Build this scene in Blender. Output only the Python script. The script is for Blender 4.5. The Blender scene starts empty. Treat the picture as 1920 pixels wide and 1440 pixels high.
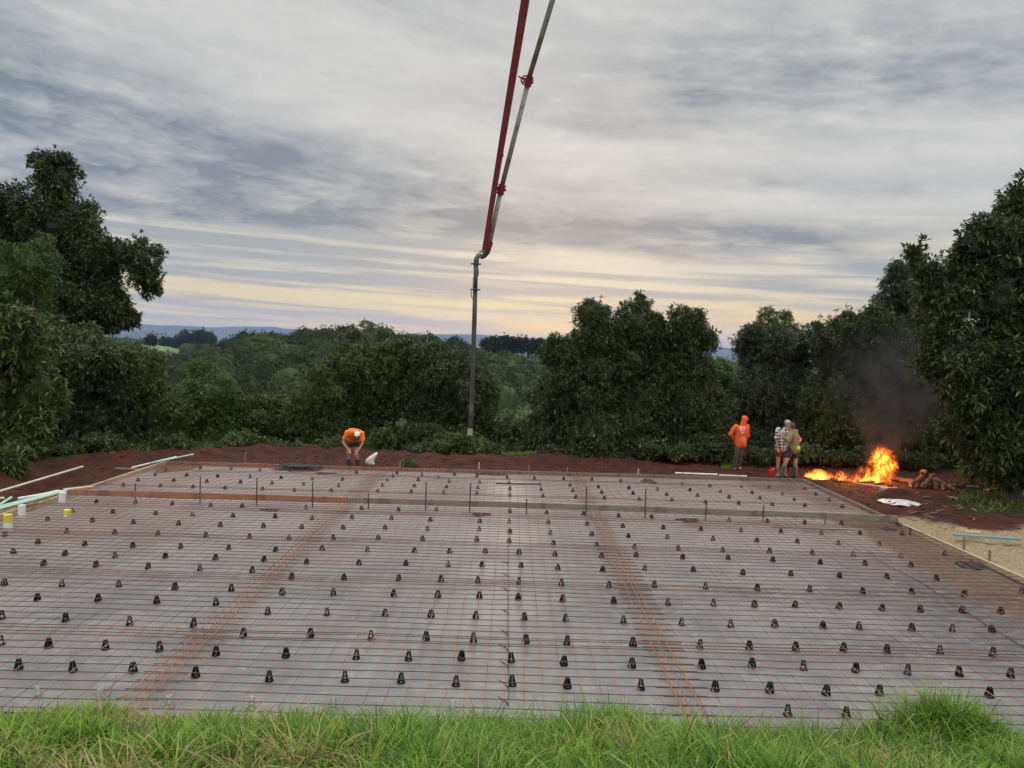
import bpy, bmesh, math, random
import numpy as np
from mathutils import Vector, Matrix, noise as mnoise
from mathutils.bvhtree import BVHTree
R = math.radians
C = bpy.context.scene.collection
SC = bpy.context.scene

# ------------------------------------------------------------------ camera
CAM_H = 3.56; F = 1443.0
PITCH = 2.75; ROLL = 1.62; YAW = 0.0
cam_d = bpy.data.cameras.new('camera'); cam = bpy.data.objects.new('camera', cam_d); C.objects.link(cam)
cam_d.sensor_width = 36; cam_d.lens = 36*F/1920; cam_d.clip_end = 60000; cam_d.clip_start = 0.05
CAMROT = Matrix.Rotation(R(-YAW), 3, 'Z') @ Matrix.Rotation(R(90-PITCH), 3, 'X') @ Matrix.Rotation(R(ROLL), 3, 'Z')
cam.matrix_world = Matrix.Translation((0, 0, CAM_H)) @ CAMROT.to_4x4()
SC.camera = cam
def ray(px, py):
    return (CAMROT @ Vector(((px-960)/F, (720-py)/F, -1))).normalized()
def on(px, py, z=0.0):            # ground point under a measured point of the photograph
    d = ray(px, py); t = (z-CAM_H)/d.z
    return Vector((d.x*t, d.y*t, z))
def at(px, py, Y):                # point at distance Y in front
    d = ray(px, py); t = Y/d.y
    return Vector((d.x*t, Y, CAM_H+d.z*t))
def proj(p):
    q = CAMROT.inverted() @ (Vector(p)-Vector((0, 0, CAM_H)))
    return 960+F*q.x/-q.z, 720-F*q.y/-q.z

SC.view_settings.view_transform = 'Standard'; SC.view_settings.look = 'None'
SC.view_settings.exposure = 0.0; SC.view_settings.gamma = 1.0
SC.cycles.max_bounces = 8; SC.cycles.transparent_max_bounces = 16
SC.cycles.diffuse_bounces = 3; SC.cycles.glossy_bounces = 3; SC.cycles.volume_bounces = 1
SC.cycles.use_denoising = True

# ------------------------------------------------------------------ node helper
class S:
    """socket wrapper so that shader maths reads like maths"""
    def __init__(s, nt, sock): s.nt = nt; s.k = sock
    def _m(s, op, *a):
        n = s.nt.nodes.new('ShaderNodeMath'); n.operation = op
        for i, v in enumerate((s,)+a):
            if isinstance(v, S): s.nt.links.new(v.k, n.inputs[i])
            else: n.inputs[i].default_value = v
        return S(s.nt, n.outputs[0])
    def __add__(s, o): return s._m('ADD', o)
    __radd__ = __add__
    def __mul__(s, o): return s._m('MULTIPLY', o)
    __rmul__ = __mul__
    def __sub__(s, o): return s._m('SUBTRACT', o)
    def __rsub__(s, o): return (s*-1)+o
    def __truediv__(s, o): return s._m('DIVIDE', o)
    def clamp(s): return s._m('MAXIMUM', 0.0)._m('MINIMUM', 1.0)
    def mx(s, v): return s._m('MAXIMUM', v)
    def mn(s, v): return s._m('MINIMUM', v)
    def pw(s, v): return s._m('POWER', v)
    def gt(s, v): return s._m('GREATER_THAN', v)
    def ab(s): return s._m('ABSOLUTE')
    def fr(s): return s._m('FRACT')
    def smooth(s, a, b):
        n = s.nt.nodes.new('ShaderNodeMapRange'); n.interpolation_type = 'SMOOTHSTEP'
        s.nt.links.new(s.k, n.inputs[0]); n.inputs[1].default_value = a; n.inputs[2].default_value = b
        return S(s.nt, n.outputs[0])
    def exp(s): return s._m('EXPONENT')
def xyz(nt, x, y, z):
    n = nt.nodes.new('ShaderNodeCombineXYZ')
    for i, v in enumerate((x, y, z)):
        if isinstance(v, S): nt.links.new(v.k, n.inputs[i])
        else: n.inputs[i].default_value = v
    return S(nt, n.outputs[0])
def sep(v):
    n = v.nt.nodes.new('ShaderNodeSeparateXYZ'); v.nt.links.new(v.k, n.inputs[0])
    return [S(v.nt, o) for o in n.outputs]
def noise(v, scale, detail=4, rough=.5, dist=0.0):
    n = v.nt.nodes.new('ShaderNodeTexNoise'); v.nt.links.new(v.k, n.inputs['Vector'])
    n.inputs['Scale'].default_value = scale; n.inputs['Detail'].default_value = detail
    n.inputs['Roughness'].default_value = rough; n.inputs['Distortion'].default_value = dist
    return S(v.nt, n.outputs[0])
def coord(nt, kind='Object'):
    return S(nt, nt.nodes.new('ShaderNodeTexCoord').outputs[kind])
def geopos(nt): return S(nt, nt.nodes.new('ShaderNodeNewGeometry').outputs['Position'])
def attr(nt, name):
    n = nt.nodes.new('ShaderNodeAttribute'); n.attribute_name = name
    return S(nt, n.outputs['Fac'])
def mixc(nt, f, a, b):
    n = nt.nodes.new('ShaderNodeMix'); n.data_type = 'RGBA'; n.clamp_factor = True
    ins = [i for i in n.inputs if i.enabled]
    for i, v in zip(ins, (f, a, b)):
        if isinstance(v, S): nt.links.new(v.k, i)
        elif isinstance(v, (int, float)): i.default_value = v
        else: i.default_value = (*v[:3], 1)
    return S(nt, [o for o in n.outputs if o.enabled][0])
def new_mat(name):
    m = bpy.data.materials.new(name); m.use_nodes = True
    return m, m.node_tree, m.node_tree.nodes['Principled BSDF']
def setin(nt, b, key, v):
    if isinstance(v, S): nt.links.new(v.k, b.inputs[key])
    elif isinstance(v, tuple): b.inputs[key].default_value = (*v[:3], 1)
    else: b.inputs[key].default_value = v
def bump(nt, b, h, dist=.01, strength=1.0):
    n = nt.nodes.new('ShaderNodeBump'); nt.links.new(h.k, n.inputs['Height'])
    n.inputs['Distance'].default_value = dist; n.inputs['Strength'].default_value = strength
    nt.links.new(n.outputs[0], b.inputs['Normal'])
def mat(name, c1, c2=None, scale=8, rough=.7, metal=0.0, bd=0.003, stretch=(1, 1, 1), spec=.5, dirt=None, dscale=3, dthr=(.5, .65)):
    m, nt, b = new_mat(name)
    p = coord(nt); x, y, z = sep(p); q = xyz(nt, x*stretch[0], y*stretch[1], z*stretch[2])
    n = noise(q, scale, 6, .6)
    c = mixc(nt, n.smooth(.3, .7), c1, c2 or tuple(v*.75 for v in c1))
    if dirt is not None:
        c = mixc(nt, noise(p, dscale, 5, .65).smooth(*dthr), c, dirt)
    setin(nt, b, 'Base Color', c); b.inputs['Roughness'].default_value = rough
    b.inputs['Metallic'].default_value = metal; b.inputs['Specular IOR Level'].default_value = spec
    bump(nt, b, n, bd)
    return m

# ------------------------------------------------------------------ world sky
w = bpy.data.worlds.new('World'); SC.world = w; w.use_nodes = True
nt = w.node_tree; bg = nt.nodes['Background']
SUN_EL, SUN_AZ = 7.0, 3.0
sky = nt.nodes.new('ShaderNodeTexSky'); sky.sky_type = 'NISHITA'; sky.sun_disc = False
sky.sun_elevation = R(SUN_EL); sky.sun_rotation = R(SUN_AZ)
sky.air_density = 1.2; sky.dust_density = 2.0
D = S(nt, nt.nodes.new('ShaderNodeTexCoord').outputs['Generated'])
dx, dy, dz = sep(D)
el = dz._m('ARCSINE'); az = dx._m('ARCTAN2', dy)
zc = dz.mx(0.0)+0.055
pl = xyz(nt, dx/zc*.55, dy/zc, 0.0)              # cloud deck plane seen in perspective
warp = noise(pl, .55, 4, .6)
big = noise(xyz(nt, dx/zc*.42+warp*.6, dy/zc*.9+dx/zc*.25, 1.7), .62, 6, .55)
fine = noise(xyz(nt, dx/zc*1.0+warp*.8, dy/zc*1.9+dx/zc*.5, 4.2), 1.25, 8, .64)
wisp = noise(xyz(nt, az*2.2+big*.7, el*13+az*1.1, 9.1), 1.9, 8, .62)
billow = noise(xyz(nt, az*5.5+fine*.8, el*17+az*1.6, 6.3), 2.2, 8, .6)
streak = noise(xyz(nt, az*2.0+big*.5, el*46+az*2.1, 3.3), 1.4, 7, .56)
streak2 = noise(xyz(nt, az*3.0+big*.8, el*105+az*4.0, 7.3), 1.2, 6, .55)
def gauss(a0, e0, sa, se, tilt=0.0):
    u = (az-a0)/sa; v = (el-e0-(az-a0)*tilt)/se
    return ((u*u+v*v)*-1).exp()
wob = (big-.5)*.07+(wisp-.5)*.06
elw = el+wob
def band(a0, e0, sa, se, tilt):
    u = (az-a0)/sa; v = (elw-e0-(az-a0)*tilt)/se
    return ((u*u+v*v)*-1).exp()
ew = el+(wisp-.5)*.035+(billow-.5)*.02
deck = (ew-.126).smooth(0, .022)*((az*-.20+.235)-(ew+(fine-.5)*.08)).smooth(-.02, .085)*(az-.62).smooth(0, -.12)
dark = (deck*.92+band(.27, .142, .24, .020, -.03)*.75+band(.40, .330, .32, .070, -.04)*.80+band(.05, .29, .20, .03, -.1)*.35
        +band(-.62, .36, .20, .05, -.1)*.45+band(-.25, .43, .30, .04, -.1)*.35+band(.34, .205, .30, .020, -.05)*.45+band(.55, .45, .3, .03, .1)*.35)
grain = noise(xyz(nt, az*16+fine*1.5, el*38+az*4, 2.2), 2.0, 6, .65)
tex = (fine-.5)*1.2+(wisp-.5)*1.0+(billow-.5)*2.0+(grain-.5)*.6
dark = (dark*(.82+tex*.75)+tex*.34+.01).clamp()
low = (el+(wisp-.5)*.03).smooth(.185, .12)
st = ((streak-.43)*6.5+(streak2-.5)*1.6).clamp()
c_top = (.66, .66, .64); c_dark = (.215, .255, .305); c_cream = (.70, .665, .55); c_yel = (.84, .70, .38); c_hor = (.64, .56, .41)
lightc = mixc(nt, low, c_top, c_cream)
lightc = mixc(nt, (billow*.5+fine*.5).smooth(.47, .62)*el.smooth(.12, .2), lightc, (.80, .785, .74))
lightc = mixc(nt, el.smooth(.10, .05), lightc, c_yel)
lightc = mixc(nt, el.smooth(.04, .0), lightc, c_hor)
cloud = mixc(nt, dark, lightc, c_dark)
lowgrey = mixc(nt, el.smooth(.09, .01), (.33, .37, .40), (.45, .44, .42))
cloud = mixc(nt, low*st*.88, cloud, lowgrey)
glow = gauss(.045, .026, .085, .012, -.01)*(streak2*1.6)
cloud = mixc(nt, glow.clamp(), cloud, (.98, .72, .26))
glow2 = gauss(.34, .040, .20, .010, -.01)*(.2+streak2*1.2)
cloud = mixc(nt, glow2.clamp(), cloud, (.95, .68, .24))
high = el.smooth(.50, .95)
cloud = mixc(nt, high*.95, cloud, (3.0, 3.0, 3.0))
back = (dy*-1).smooth(-.2, .7)*el.smooth(-.02, .3)
cloud = mixc(nt, back*.85, cloud, (1.55, 1.58, 1.65))
nish = nt.nodes.new('ShaderNodeVectorMath'); nish.operation = 'SCALE'; nt.links.new(sky.outputs[0], nish.inputs[0]); nish.inputs[3].default_value = .08
total = mixc(nt, .06, cloud, S(nt, nish.outputs[0]))
nt.links.new(total.k, bg.inputs[0]); bg.inputs[1].default_value = 1.0

sun_d = bpy.data.lights.new('sun', 'SUN'); sun = bpy.data.objects.new('sun', sun_d); C.objects.link(sun)
sun_d.energy = .5; sun_d.angle = R(14); sun_d.color = (1, .83, .62)
sv = Vector((math.sin(R(SUN_AZ)), math.cos(R(SUN_AZ)), math.tan(R(SUN_EL)))).normalized()
sun.rotation_euler = (-sv).to_track_quat('-Z', 'Y').to_euler(); sun.location = (0, 30, 60)

# ------------------------------------------------------------------ mesh helpers
def fast_mesh(name, V, Fc, attrs=None, smooth=False):
    """V (n,3); Fc: list of int arrays, each (m,k) faces"""
    me = bpy.data.meshes.new(name); V = np.asarray(V, np.float32)
    Fc = [np.asarray(f, np.int32) for f in Fc if len(f)]
    me.vertices.add(len(V)); me.vertices.foreach_set('co', V.ravel())
    loops = np.concatenate([f.ravel() for f in Fc]); tot = np.concatenate([np.full(len(f), f.shape[1], np.int32) for f in Fc])
    me.loops.add(len(loops)); me.loops.foreach_set('vertex_index', loops)
    st_ = np.concatenate([[0], np.cumsum(tot)[:-1]]).astype(np.int32)
    me.polygons.add(len(tot)); me.polygons.foreach_set('loop_start', st_); me.polygons.foreach_set('loop_total', tot)
    me.polygons.foreach_set('use_smooth', np.full(len(tot), smooth))
    me.update(calc_edges=True)
    for k, a in (attrs or {}).items():
        t = me.attributes.new(k, 'FLOAT', 'POINT'); t.data.foreach_set('value', np.asarray(a, np.float32))
    return me
def link(name, me, m=None, parent=None, loc=None):
    o = bpy.data.objects.new(name, me); C.objects.link(o)
    if m is not None and me is not None: me.materials.append(m)
    if parent is not None: o.parent = parent
    if loc is not None: o.location = loc
    return o
def tag(o, label=None, cat=None, group=None, kind=None):
    if label: o['label'] = label
    if cat: o['category'] = cat
    if group: o['group'] = group
    if kind: o['kind'] = kind
    return o
def empty(name, label, cat, loc=(0, 0, 0), rz=0, group=None):
    o = bpy.data.objects.new(name, None); C.objects.link(o); o.location = loc; o.rotation_euler.z = rz
    o.empty_display_size = .1
    return tag(o, label, cat, group)

class MB:
    def __init__(s): s.V = []; s.Q = []; s.T = []; s.n = 0
    def add(s, v, q=(), t=()):
        v = [tuple(a) for a in v]
        s.V += v; s.Q += [tuple(i+s.n for i in f) for f in q]; s.T += [tuple(i+s.n for i in f) for f in t]; s.n += len(v)
    def box(s, c, h, M=None):
        c = Vector(c); v = []
        for sx in (-1, 1):
            for sy in (-1, 1):
                for sz in (-1, 1):
                    d = Vector((sx*h[0], sy*h[1], sz*h[2]))
                    if M is not None: d = M @ d
                    v.append(c+d)
        s.add(v, [(0, 1, 3, 2), (4, 6, 7, 5), (0, 4, 5, 1), (2, 3, 7, 6), (0, 2, 6, 4), (1, 5, 7, 3)])
    def frustum(s, p0, p1, h0, h1):     # square section tapered bar
        p0 = Vector(p0); p1 = Vector(p1); v = []
        for p, h in ((p0, h0), (p1, h1)):
            for a, b in ((-1, -1), (1, -1), (1, 1), (-1, 1)): v.append(p+Vector((a*h[0], b*h[1], 0)))
        s.add(v, [(3, 2, 1, 0), (4, 5, 6, 7), (0, 1, 5, 4), (1, 2, 6, 5), (2, 3, 7, 6), (3, 0, 4, 7)])
    def tube(s, pts, rad, n=10, cap=True):
        pts = [Vector(p) for p in pts]; rs = rad if isinstance(rad, (list, tuple)) else [rad]*len(pts)
        ref = None; base = s.n; v = []
        for i, p in enumerate(pts):
            t = (pts[min(i+1, len(pts)-1)]-pts[max(i-1, 0)]).normalized()
            if ref is None: ref = t.orthogonal().normalized()
            ref = (ref-t*ref.dot(t)).normalized(); b = t.cross(ref)
            for k in range(n):
                a = 2*math.pi*k/n; v.append(p+(ref*math.cos(a)+b*math.sin(a))*rs[i])
        q = [(i*n+k, i*n+(k+1) % n, (i+1)*n+(k+1) % n, (i+1)*n+k) for i in range(len(pts)-1) for k in range(n)]
        t_ = []
        if cap:
            v += [pts[0], pts[-1]]; a = len(pts)*n; L = (len(pts)-1)*n
            t_ = [(a, (k+1) % n, k) for k in range(n)]+[(a+1, L+k, L+(k+1) % n) for k in range(n)]
        s.add(v, q, t_)
    def ell(s, c, r, M=None, nu=14, nv=10):
        c = Vector(c); v = []
        for j in range(nv+1):
            th = math.pi*j/nv
            for i in range(nu):
                ph = 2*math.pi*i/nu
                d = Vector((r[0]*math.sin(th)*math.cos(ph), r[1]*math.sin(th)*math.sin(ph), r[2]*math.cos(th)))
                v.append(c+((M @ d) if M is not None else d))
        s.add(v, [(j*nu+i, (j+1)*nu+i, (j+1)*nu+(i+1) % nu, j*nu+(i+1) % nu) for j in range(nv) for i in range(nu)])
    def cap(s, p0, p1, r0, r1, n=12):     # round cone
        p0 = Vector(p0); p1 = Vector(p1); t = (p1-p0); L = t.length
        if L < 1e-5: s.ell(p0, (r0,)*3); return
        t /= L; pts = []; rs = []
        for a in (85, 60, 35, 12): pts.append(p0-t*r0*math.sin(R(a))); rs.append(r0*math.cos(R(a)))
        pts.append(p0); rs.append(r0); pts.append(p1); rs.append(r1)
        for a in (12, 35, 60, 85): pts.append(p1+t*r1*math.sin(R(a))); rs.append(r1*math.cos(R(a)))
        s.tube(pts, rs, n)
    def mesh(s, name, smooth=False):
        me = bpy.data.meshes.new(name); me.from_pydata(s.V, [], s.Q+s.T); me.update()
        if smooth: me.polygons.foreach_set('use_smooth', [True]*len(me.polygons))
        return me
    def build(s, name, m, parent=None, smooth=False, loc=None, bevel=0):
        o = link(name, s.mesh(name, smooth), m, parent, loc)
        if bevel:
            b = o.modifiers.new('bevel', 'BEVEL'); b.width = bevel; b.segments = 2; b.limit_method = 'ANGLE'
        return o
    def skin(s, name, m, parent=None, voxel=.01, disp=0.0, dscale=6.0, sm=2):
        """union the shapes into one continuous smooth surface"""
        o = link(name, s.mesh(name), None)
        r = o.modifiers.new('r', 'REMESH'); r.mode = 'VOXEL'; r.voxel_size = voxel
        if sm:
            k = o.modifiers.new('s', 'SMOOTH'); k.iterations = sm; k.factor = .5
        dg = bpy.context.evaluated_depsgraph_get(); me = bpy.data.meshes.new_from_object(o.evaluated_get(dg))
        o.modifiers.clear(); old = o.data; o.data = me; bpy.data.meshes.remove(old); me.name = name
        if disp:
            nr = [v.normal.copy() for v in me.vertices]
            for v, q in zip(me.vertices, nr):
                v.co += q*disp*mnoise.noise(Vector((v.co.x*dscale, v.co.y*dscale, v.co.z*dscale*.6)))
        me.polygons.foreach_set('use_smooth', [True]*len(me.polygons)); me.materials.append(m)
        if parent is not None: o.parent = parent
        return o

def beam(name, p0, p1, wd, ht, m, label=None, cat=None, group=None, parent=None, bevel=.004, bow=0.0, up=None):
    """timber / metal length with its own frame: local x runs along it"""
    p0 = Vector(p0); p1 = Vector(p1); L = (p1-p0).length; mb = MB(); n = max(2, int(L/.6))
    v = []
    for i in range(n+1):
        x = L*i/n; b = bow*math.sin(math.pi*i/n)+.4*bow*math.sin(5.1*i/n+L)
        for a, c in ((-1, -1), (1, -1), (1, 1), (-1, 1)): v.append((x, a*wd/2+b, c*ht/2+.3*b))
    q = [(i*4+k, i*4+(k+1) % 4, i*4+4+(k+1) % 4, i*4+4+k) for i in range(n) for k in range(4)]+[(3, 2, 1, 0), (n*4, n*4+1, n*4+2, n*4+3)]
    mb.add(v, q); o = mb.build(name, m, parent, bevel=bevel)
    X = (p1-p0).normalized(); U = Vector(up) if up else Vector((0, 0, 1))
    if abs(X.dot(U)) > .98: U = Vector((0, 1, 0))
    Y = U.cross(X).normalized(); Z = X.cross(Y)
    o.matrix_world = Matrix.Translation(p0) @ Matrix((X, Y, Z)).transposed().to_4x4()
    if label: tag(o, label, cat, group)
    return o
ORD = ['zeroth', 'first', 'second', 'third', 'fourth', 'fifth', 'sixth', 'seventh', 'eighth', 'ninth', 'tenth', 'eleventh', 'twelfth', 'thirteenth',
       'fourteenth', 'fifteenth', 'sixteenth', 'seventeenth', 'eighteenth', 'nineteenth', 'twentieth', 'twenty-first', 'twenty-second', 'twenty-third', 'twenty-fourth', 'twenty-fifth', 'twenty-sixth']

# numpy value noise (vectorised)
def vnoise(x, y, z=0.0, seed=0):
    x, y, z = np.broadcast_arrays(np.asarray(x, float), np.asarray(y, float), np.asarray(z, float))
    xi = np.floor(x).astype(np.int64); yi = np.floor(y).astype(np.int64); zi = np.floor(z).astype(np.int64)
    fx = x-xi; fy = y-yi; fz = z-zi
    fx = fx*fx*(3-2*fx); fy = fy*fy*(3-2*fy); fz = fz*fz*(3-2*fz)
    def h(a, b, c):
        n = (a*374761393+b*668265263+c*2147483647+seed*974634777) & 0x7fffffff
        n = ((n ^ (n >> 13))*1274126177) & 0x7fffffff
        n = ((n ^ (n >> 16))*69069) & 0x7fffffff
        return n/0x7fffffff
    r = 0
    for i in (0, 1):
        for j in (0, 1):
            for k in (0, 1):
                r = r+h(xi+i, yi+j, zi+k)*(fx if i else 1-fx)*(fy if j else 1-fy)*(fz if k else 1-fz)
    return r
def fbm(x, y, z=0.0, oct=4, seed=0):
    r = 0; a = .5; t = 0
    for o in range(oct):
        r = r+a*vnoise(x*2**o+o*17.3, y*2**o-o*9.1, z*2**o, seed+o); t += a; a *= .5
    return r/t
def sstep(a, b, x):
    t = np.clip((x-a)/(b-a), 0, 1); return t*t*(3-2*t)
def segdist(x, y, pts):
    d = np.full(np.shape(x), 1e9)
    for (x0, y0), (x1, y1) in zip(pts[:-1], pts[1:]):
        ux, uy = x1-x0, y1-y0; L = ux*ux+uy*uy+1e-9
        t = np.clip(((x-x0)*ux+(y-y0)*uy)/L, 0, 1)
        d = np.minimum(d, np.hypot(x-x0-t*ux, y-y0-t*uy))
    return d
def inpoly(x, y, poly):
    c = np.zeros(np.shape(x), bool); n = len(poly)
    for i in range(n):
        x0, y0 = poly[i]; x1, y1 = poly[(i+1) % n]
        k = ((y0 > y) != (y1 > y)) & (x < (x1-x0)*(y-y0)/(y1-y0+1e-12)+x0); c ^= k
    return c
def poly_sd(x, y, poly):       # negative inside
    d = segdist(x, y, list(poly)+[poly[0]]); return np.where(inpoly(x, y, poly), -d, d)
def pl2(pts, z=0.0): return [tuple(on(a, b, z)[:2]) for a, b in pts]

# ------------------------------------------------------------------ slab frame (from measured corners)
BL = on(312, 865, .01); BR = on(1505, 898, .01); RN = on(1920, 1082, .01); LN = on(0, 965, .01)
def ext(a, b, y): t = (y-a.y)/(b.y-a.y); return a+(b-a)*t
RE = ext(BR, RN, 7.0); LE = ext(BL, LN, 7.0)
SLAB = [(LE.x, 6.6), (RE.x, 6.6), (BR.x, BR.y), (BL.x, BL.y)]

# ------------------------------------------------------------------ terrain
PADL = pl2([(0, 912), (60, 885), (150, 868), (250, 858), (350, 853)], -.1)
def bank(y):
    return np.interp(y, [-30, -2, 0, 2, 4, 5, 6, 6.8, 7.35, 7.6], [2.6, 2.0, 1.90, 1.64, 1.17, .82, .40, .07, -.12, -.14])
def hill(x, y):
    xn = x*330/np.maximum(y, 200)
    ra = np.interp(xn, [-330, -240, -175, -144, -128, -110, -91, -73, -59, -46, -30, -18, -2, 11, 40, 120], [-20, -19, -17, -11.0, -5.5, -1.8, .2, 1.6, 2.6, .2, -.8, -2.5, -7, -14, -20, -22])
    t = sstep(100, 330, y)**1.3
    far = -17.0+0*x; fd = np.interp(xn, [-190, -150, -130], [1, 1, 0])*sstep(540, 640, y); far = far+fd*10
    far = far-np.interp(y, [300, 1500, 12000], [0, 4, 40])
    v = -27+8*fbm(x/60, y/60, oct=3, seed=5)
    spur = 9*np.exp(-((x+30)/35)**2-((y-190)/50)**2)+7*np.exp(-((x+75)/22)**2-((y-230)/60)**2)
    t2 = sstep(345, 430, y)
    return (v*(1-t)+ra*t)*(1-t2)+far*t2+spur*(1-t)+3*(fbm(x/30, y/30, oct=3, seed=8)-.5)*sstep(60, 120, y)*(1-.6*sstep(300, 420, y))
def height(x, y):
    x = np.asarray(x, float); y = np.asarray(y, float)
    pad = -.14+.10*(fbm(x*.9, y*.9, oct=4, seed=3)-.5)
    inside = poly_sd(x, y, SLAB)
    out = sstep(.05, .5, inside)
    pad = np.where(inside < .12, -.15, pad)
    berm = .22*np.exp(-((y-24.6-.4*np.sin(x*.7))/.8)**2)*sstep(-12, -9, x)*(.5+fbm(x*.5, y*.5, oct=3, seed=9))*(1-sstep(2.5, 6, x))
    bl = .30*np.exp(-(segdist(x, y, [(-12.3, 17.5), (-12.6, 20), (-11.6, 23)])/.7)**2)*(.5+fbm(x*.8, y*.8, oct=3, seed=12))
    clods = .07*np.maximum(fbm(x*3, y*3, oct=3, seed=21)-.5, 0)*4
    bumpr = .35*np.exp(-((x-13.2)/1.6)**2-((y-16.2)/.9)**2)+.16*np.exp(-((x-10.4)/.7)**2-((y-20.4)/.5)**2)
    near = pad+(berm+bl+clods+bumpr)*out
    fall = -.25-(y-27.5)*.17
    dropx = -np.maximum(np.abs(x)-15, 0)*.12
    mid = np.where(y > 27.5, fall, near)
    mid = mid*(1-sstep(26.8, 29, y))+(fall)*sstep(26.8, 29, y)
    mid = mid+dropx*sstep(9, 16, y)
    mid = np.maximum(mid, -30)
    far = hill(x, y)
    z = mid*(1-sstep(70, 130, y))+far*sstep(70, 130, y)
    b = bank(y); bn = .12*(fbm(x*.8, y*.8, oct=3, seed=31)-.5)
    z = np.where(y < 7.6, np.maximum(b+bn*sstep(7.4, 6.6, y), -.14), z)
    tuft = .20*np.exp(-((x-3.45)/.42)**2-((y-6.0)/.5)**2)+.08*np.exp(-((x-.9)/.5)**2-((y-6.2)/.5)**2)+.07*np.exp(-((x+3.4)/.4)**2-((y-6.2)/.5)**2)
    return z+tuft
xs = np.unique(np.concatenate([-np.geomspace(17, 9000, 90)[::-1], np.arange(-17, 17.01, .13), np.geomspace(17, 9000, 90)]))
ys = np.unique(np.concatenate([[-60, -30, -15, -8, -4], np.arange(-2, 29, .13), np.geomspace(29, 900, 210), np.geomspace(900, 11500, 40)]))
GX, GY = np.meshgrid(xs, ys); nx, ny = len(xs), len(ys)
GZ = height(GX, GY)
idx = np.arange(nx*ny).reshape(ny, nx)
quads = np.stack([idx[:-1, :-1], idx[:-1, 1:], idx[1:, 1:], idx[1:, :-1]], -1).reshape(-1, 4)
padpoly = [(-12.6, 7.6), (-12.8, 18), (-12.2, 20), (-11.9, 23), (-12.0, 25.3), (-4, 25.8), (2, 25.6), (10, 26.2), (15, 25.6), (17.5, 21.5), (15.8, 16.2), (17, 12), (16, 7.6)]
sd = poly_sd(GX, GY, padpoly)+1.3*(fbm(GX*.8, GY*.8, oct=4, seed=40)-.5)
soil = sstep(.35, -.25, sd)
grp = pl2([(1790, 940), (1850, 915), (1990, 905), (2000, 950), (1900, 962), (1830, 960)], -.1)
soil *= 1-.95*sstep(.5, -.3, poly_sd(GX, GY, grp)+1.2*(fbm(GX*1.5, GY*1.5, oct=3, seed=41)-.5))
soil = np.where(GY < 7.6, .0, soil)
sand_p = [tuple(on(a, b, -.1)[:2]) for a, b in [(1660, 966), (1720, 972), (1800, 990), (1870, 1000), (1960, 985), (2100, 1030), (2100, 1300), (1960, 1180), (1700, 1010)]]
sand = sstep(.25, -.15, poly_sd(GX, GY, sand_p)+.7*(fbm(GX*1.6, GY*1.6, oct=4, seed=44)-.5))
field = sstep(12, -5, poly_sd(GX, GY, [(at(a, 640, Y)[0], Y) for a, Y in [(268, 700), (316, 700), (352, 1050), (300, 1300), (255, 1100)]]))
me = fast_mesh('ground', np.stack([GX, GY, GZ], -1).reshape(-1, 3), [quads], {'soil': soil.ravel(), 'sand': sand.ravel(), 'field': field.ravel()}, smooth=True)
m, nt, b = new_mat('ground'); p = geopos(nt)
n1 = noise(p, 2.2, 8, .65); n2 = noise(p, 14, 6, .6); n3 = noise(p, .6, 4)
soilc = mixc(nt, n1.smooth(.32, .68), (.068, .019, .012), (.026, .010, .008))
soilc = mixc(nt, n2.smooth(.58, .72)*.5, soilc, (.13, .04, .022))
sandc = mixc(nt, n2.smooth(.3, .7), (.30, .225, .135), (.17, .12, .07))
grassc = mixc(nt, n1.smooth(.35, .65), (.022, .038, .010), (.012, .020, .007))
c = mixc(nt, attr(nt, 'soil'), grassc, soilc); c = mixc(nt, attr(nt, 'sand'), c, sandc)
c = mixc(nt, attr(nt, 'field'), c, (.11, .19, .05))
setin(nt, b, 'Base Color', c); b.inputs['Roughness'].default_value = .95; b.inputs['Specular IOR Level'].default_value = .2
bump(nt, b, n1*.6+n2*.4, .06)
tag(link('ground', me, m), kind='structure')
HZ = lambda x, y: float(height(np.array([x]), np.array([y]))[0])

# ------------------------------------------------------------------ membrane (plastic sheet under the mesh)
MZ = -.085
u = np.linspace(0, 1, 300); v = np.linspace(0, 1, 270)
yy = 6.7+(22.35-6.7)*v; UX, YY = np.meshgrid(u, yy)
xl = LE.x+(BL.x-LE.x)*(YY-7)/(BL.y-7)+.02; xr = RE.x+(BR.x-RE.x)*(YY-7)/(BR.y-7)-.02
YB = BL.y+(BR.y-BL.y)*UX; YY2 = np.minimum(YY, YB-.02)
XX = xl+(xr-xl)*UX
wr = .010*(fbm(XX*1.2+YY2*.8, YY2*4-XX, oct=4, seed=51)-.5)*2
edgeL = sstep(2.6, 0, XX-xl)
wr = wr+edgeL*.035*(fbm((XX+YY2)*3.2, (XX-YY2)*.8, oct=3, seed=52)-.5)
wr = wr+.030*sstep(2.5, 7.5, XX)*(fbm((XX-YY2*.5)*2.6, (XX+YY2)*.7, oct=3, seed=54)-.5)*sstep(15, 12, YY2)
ZZ = MZ+wr
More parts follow.
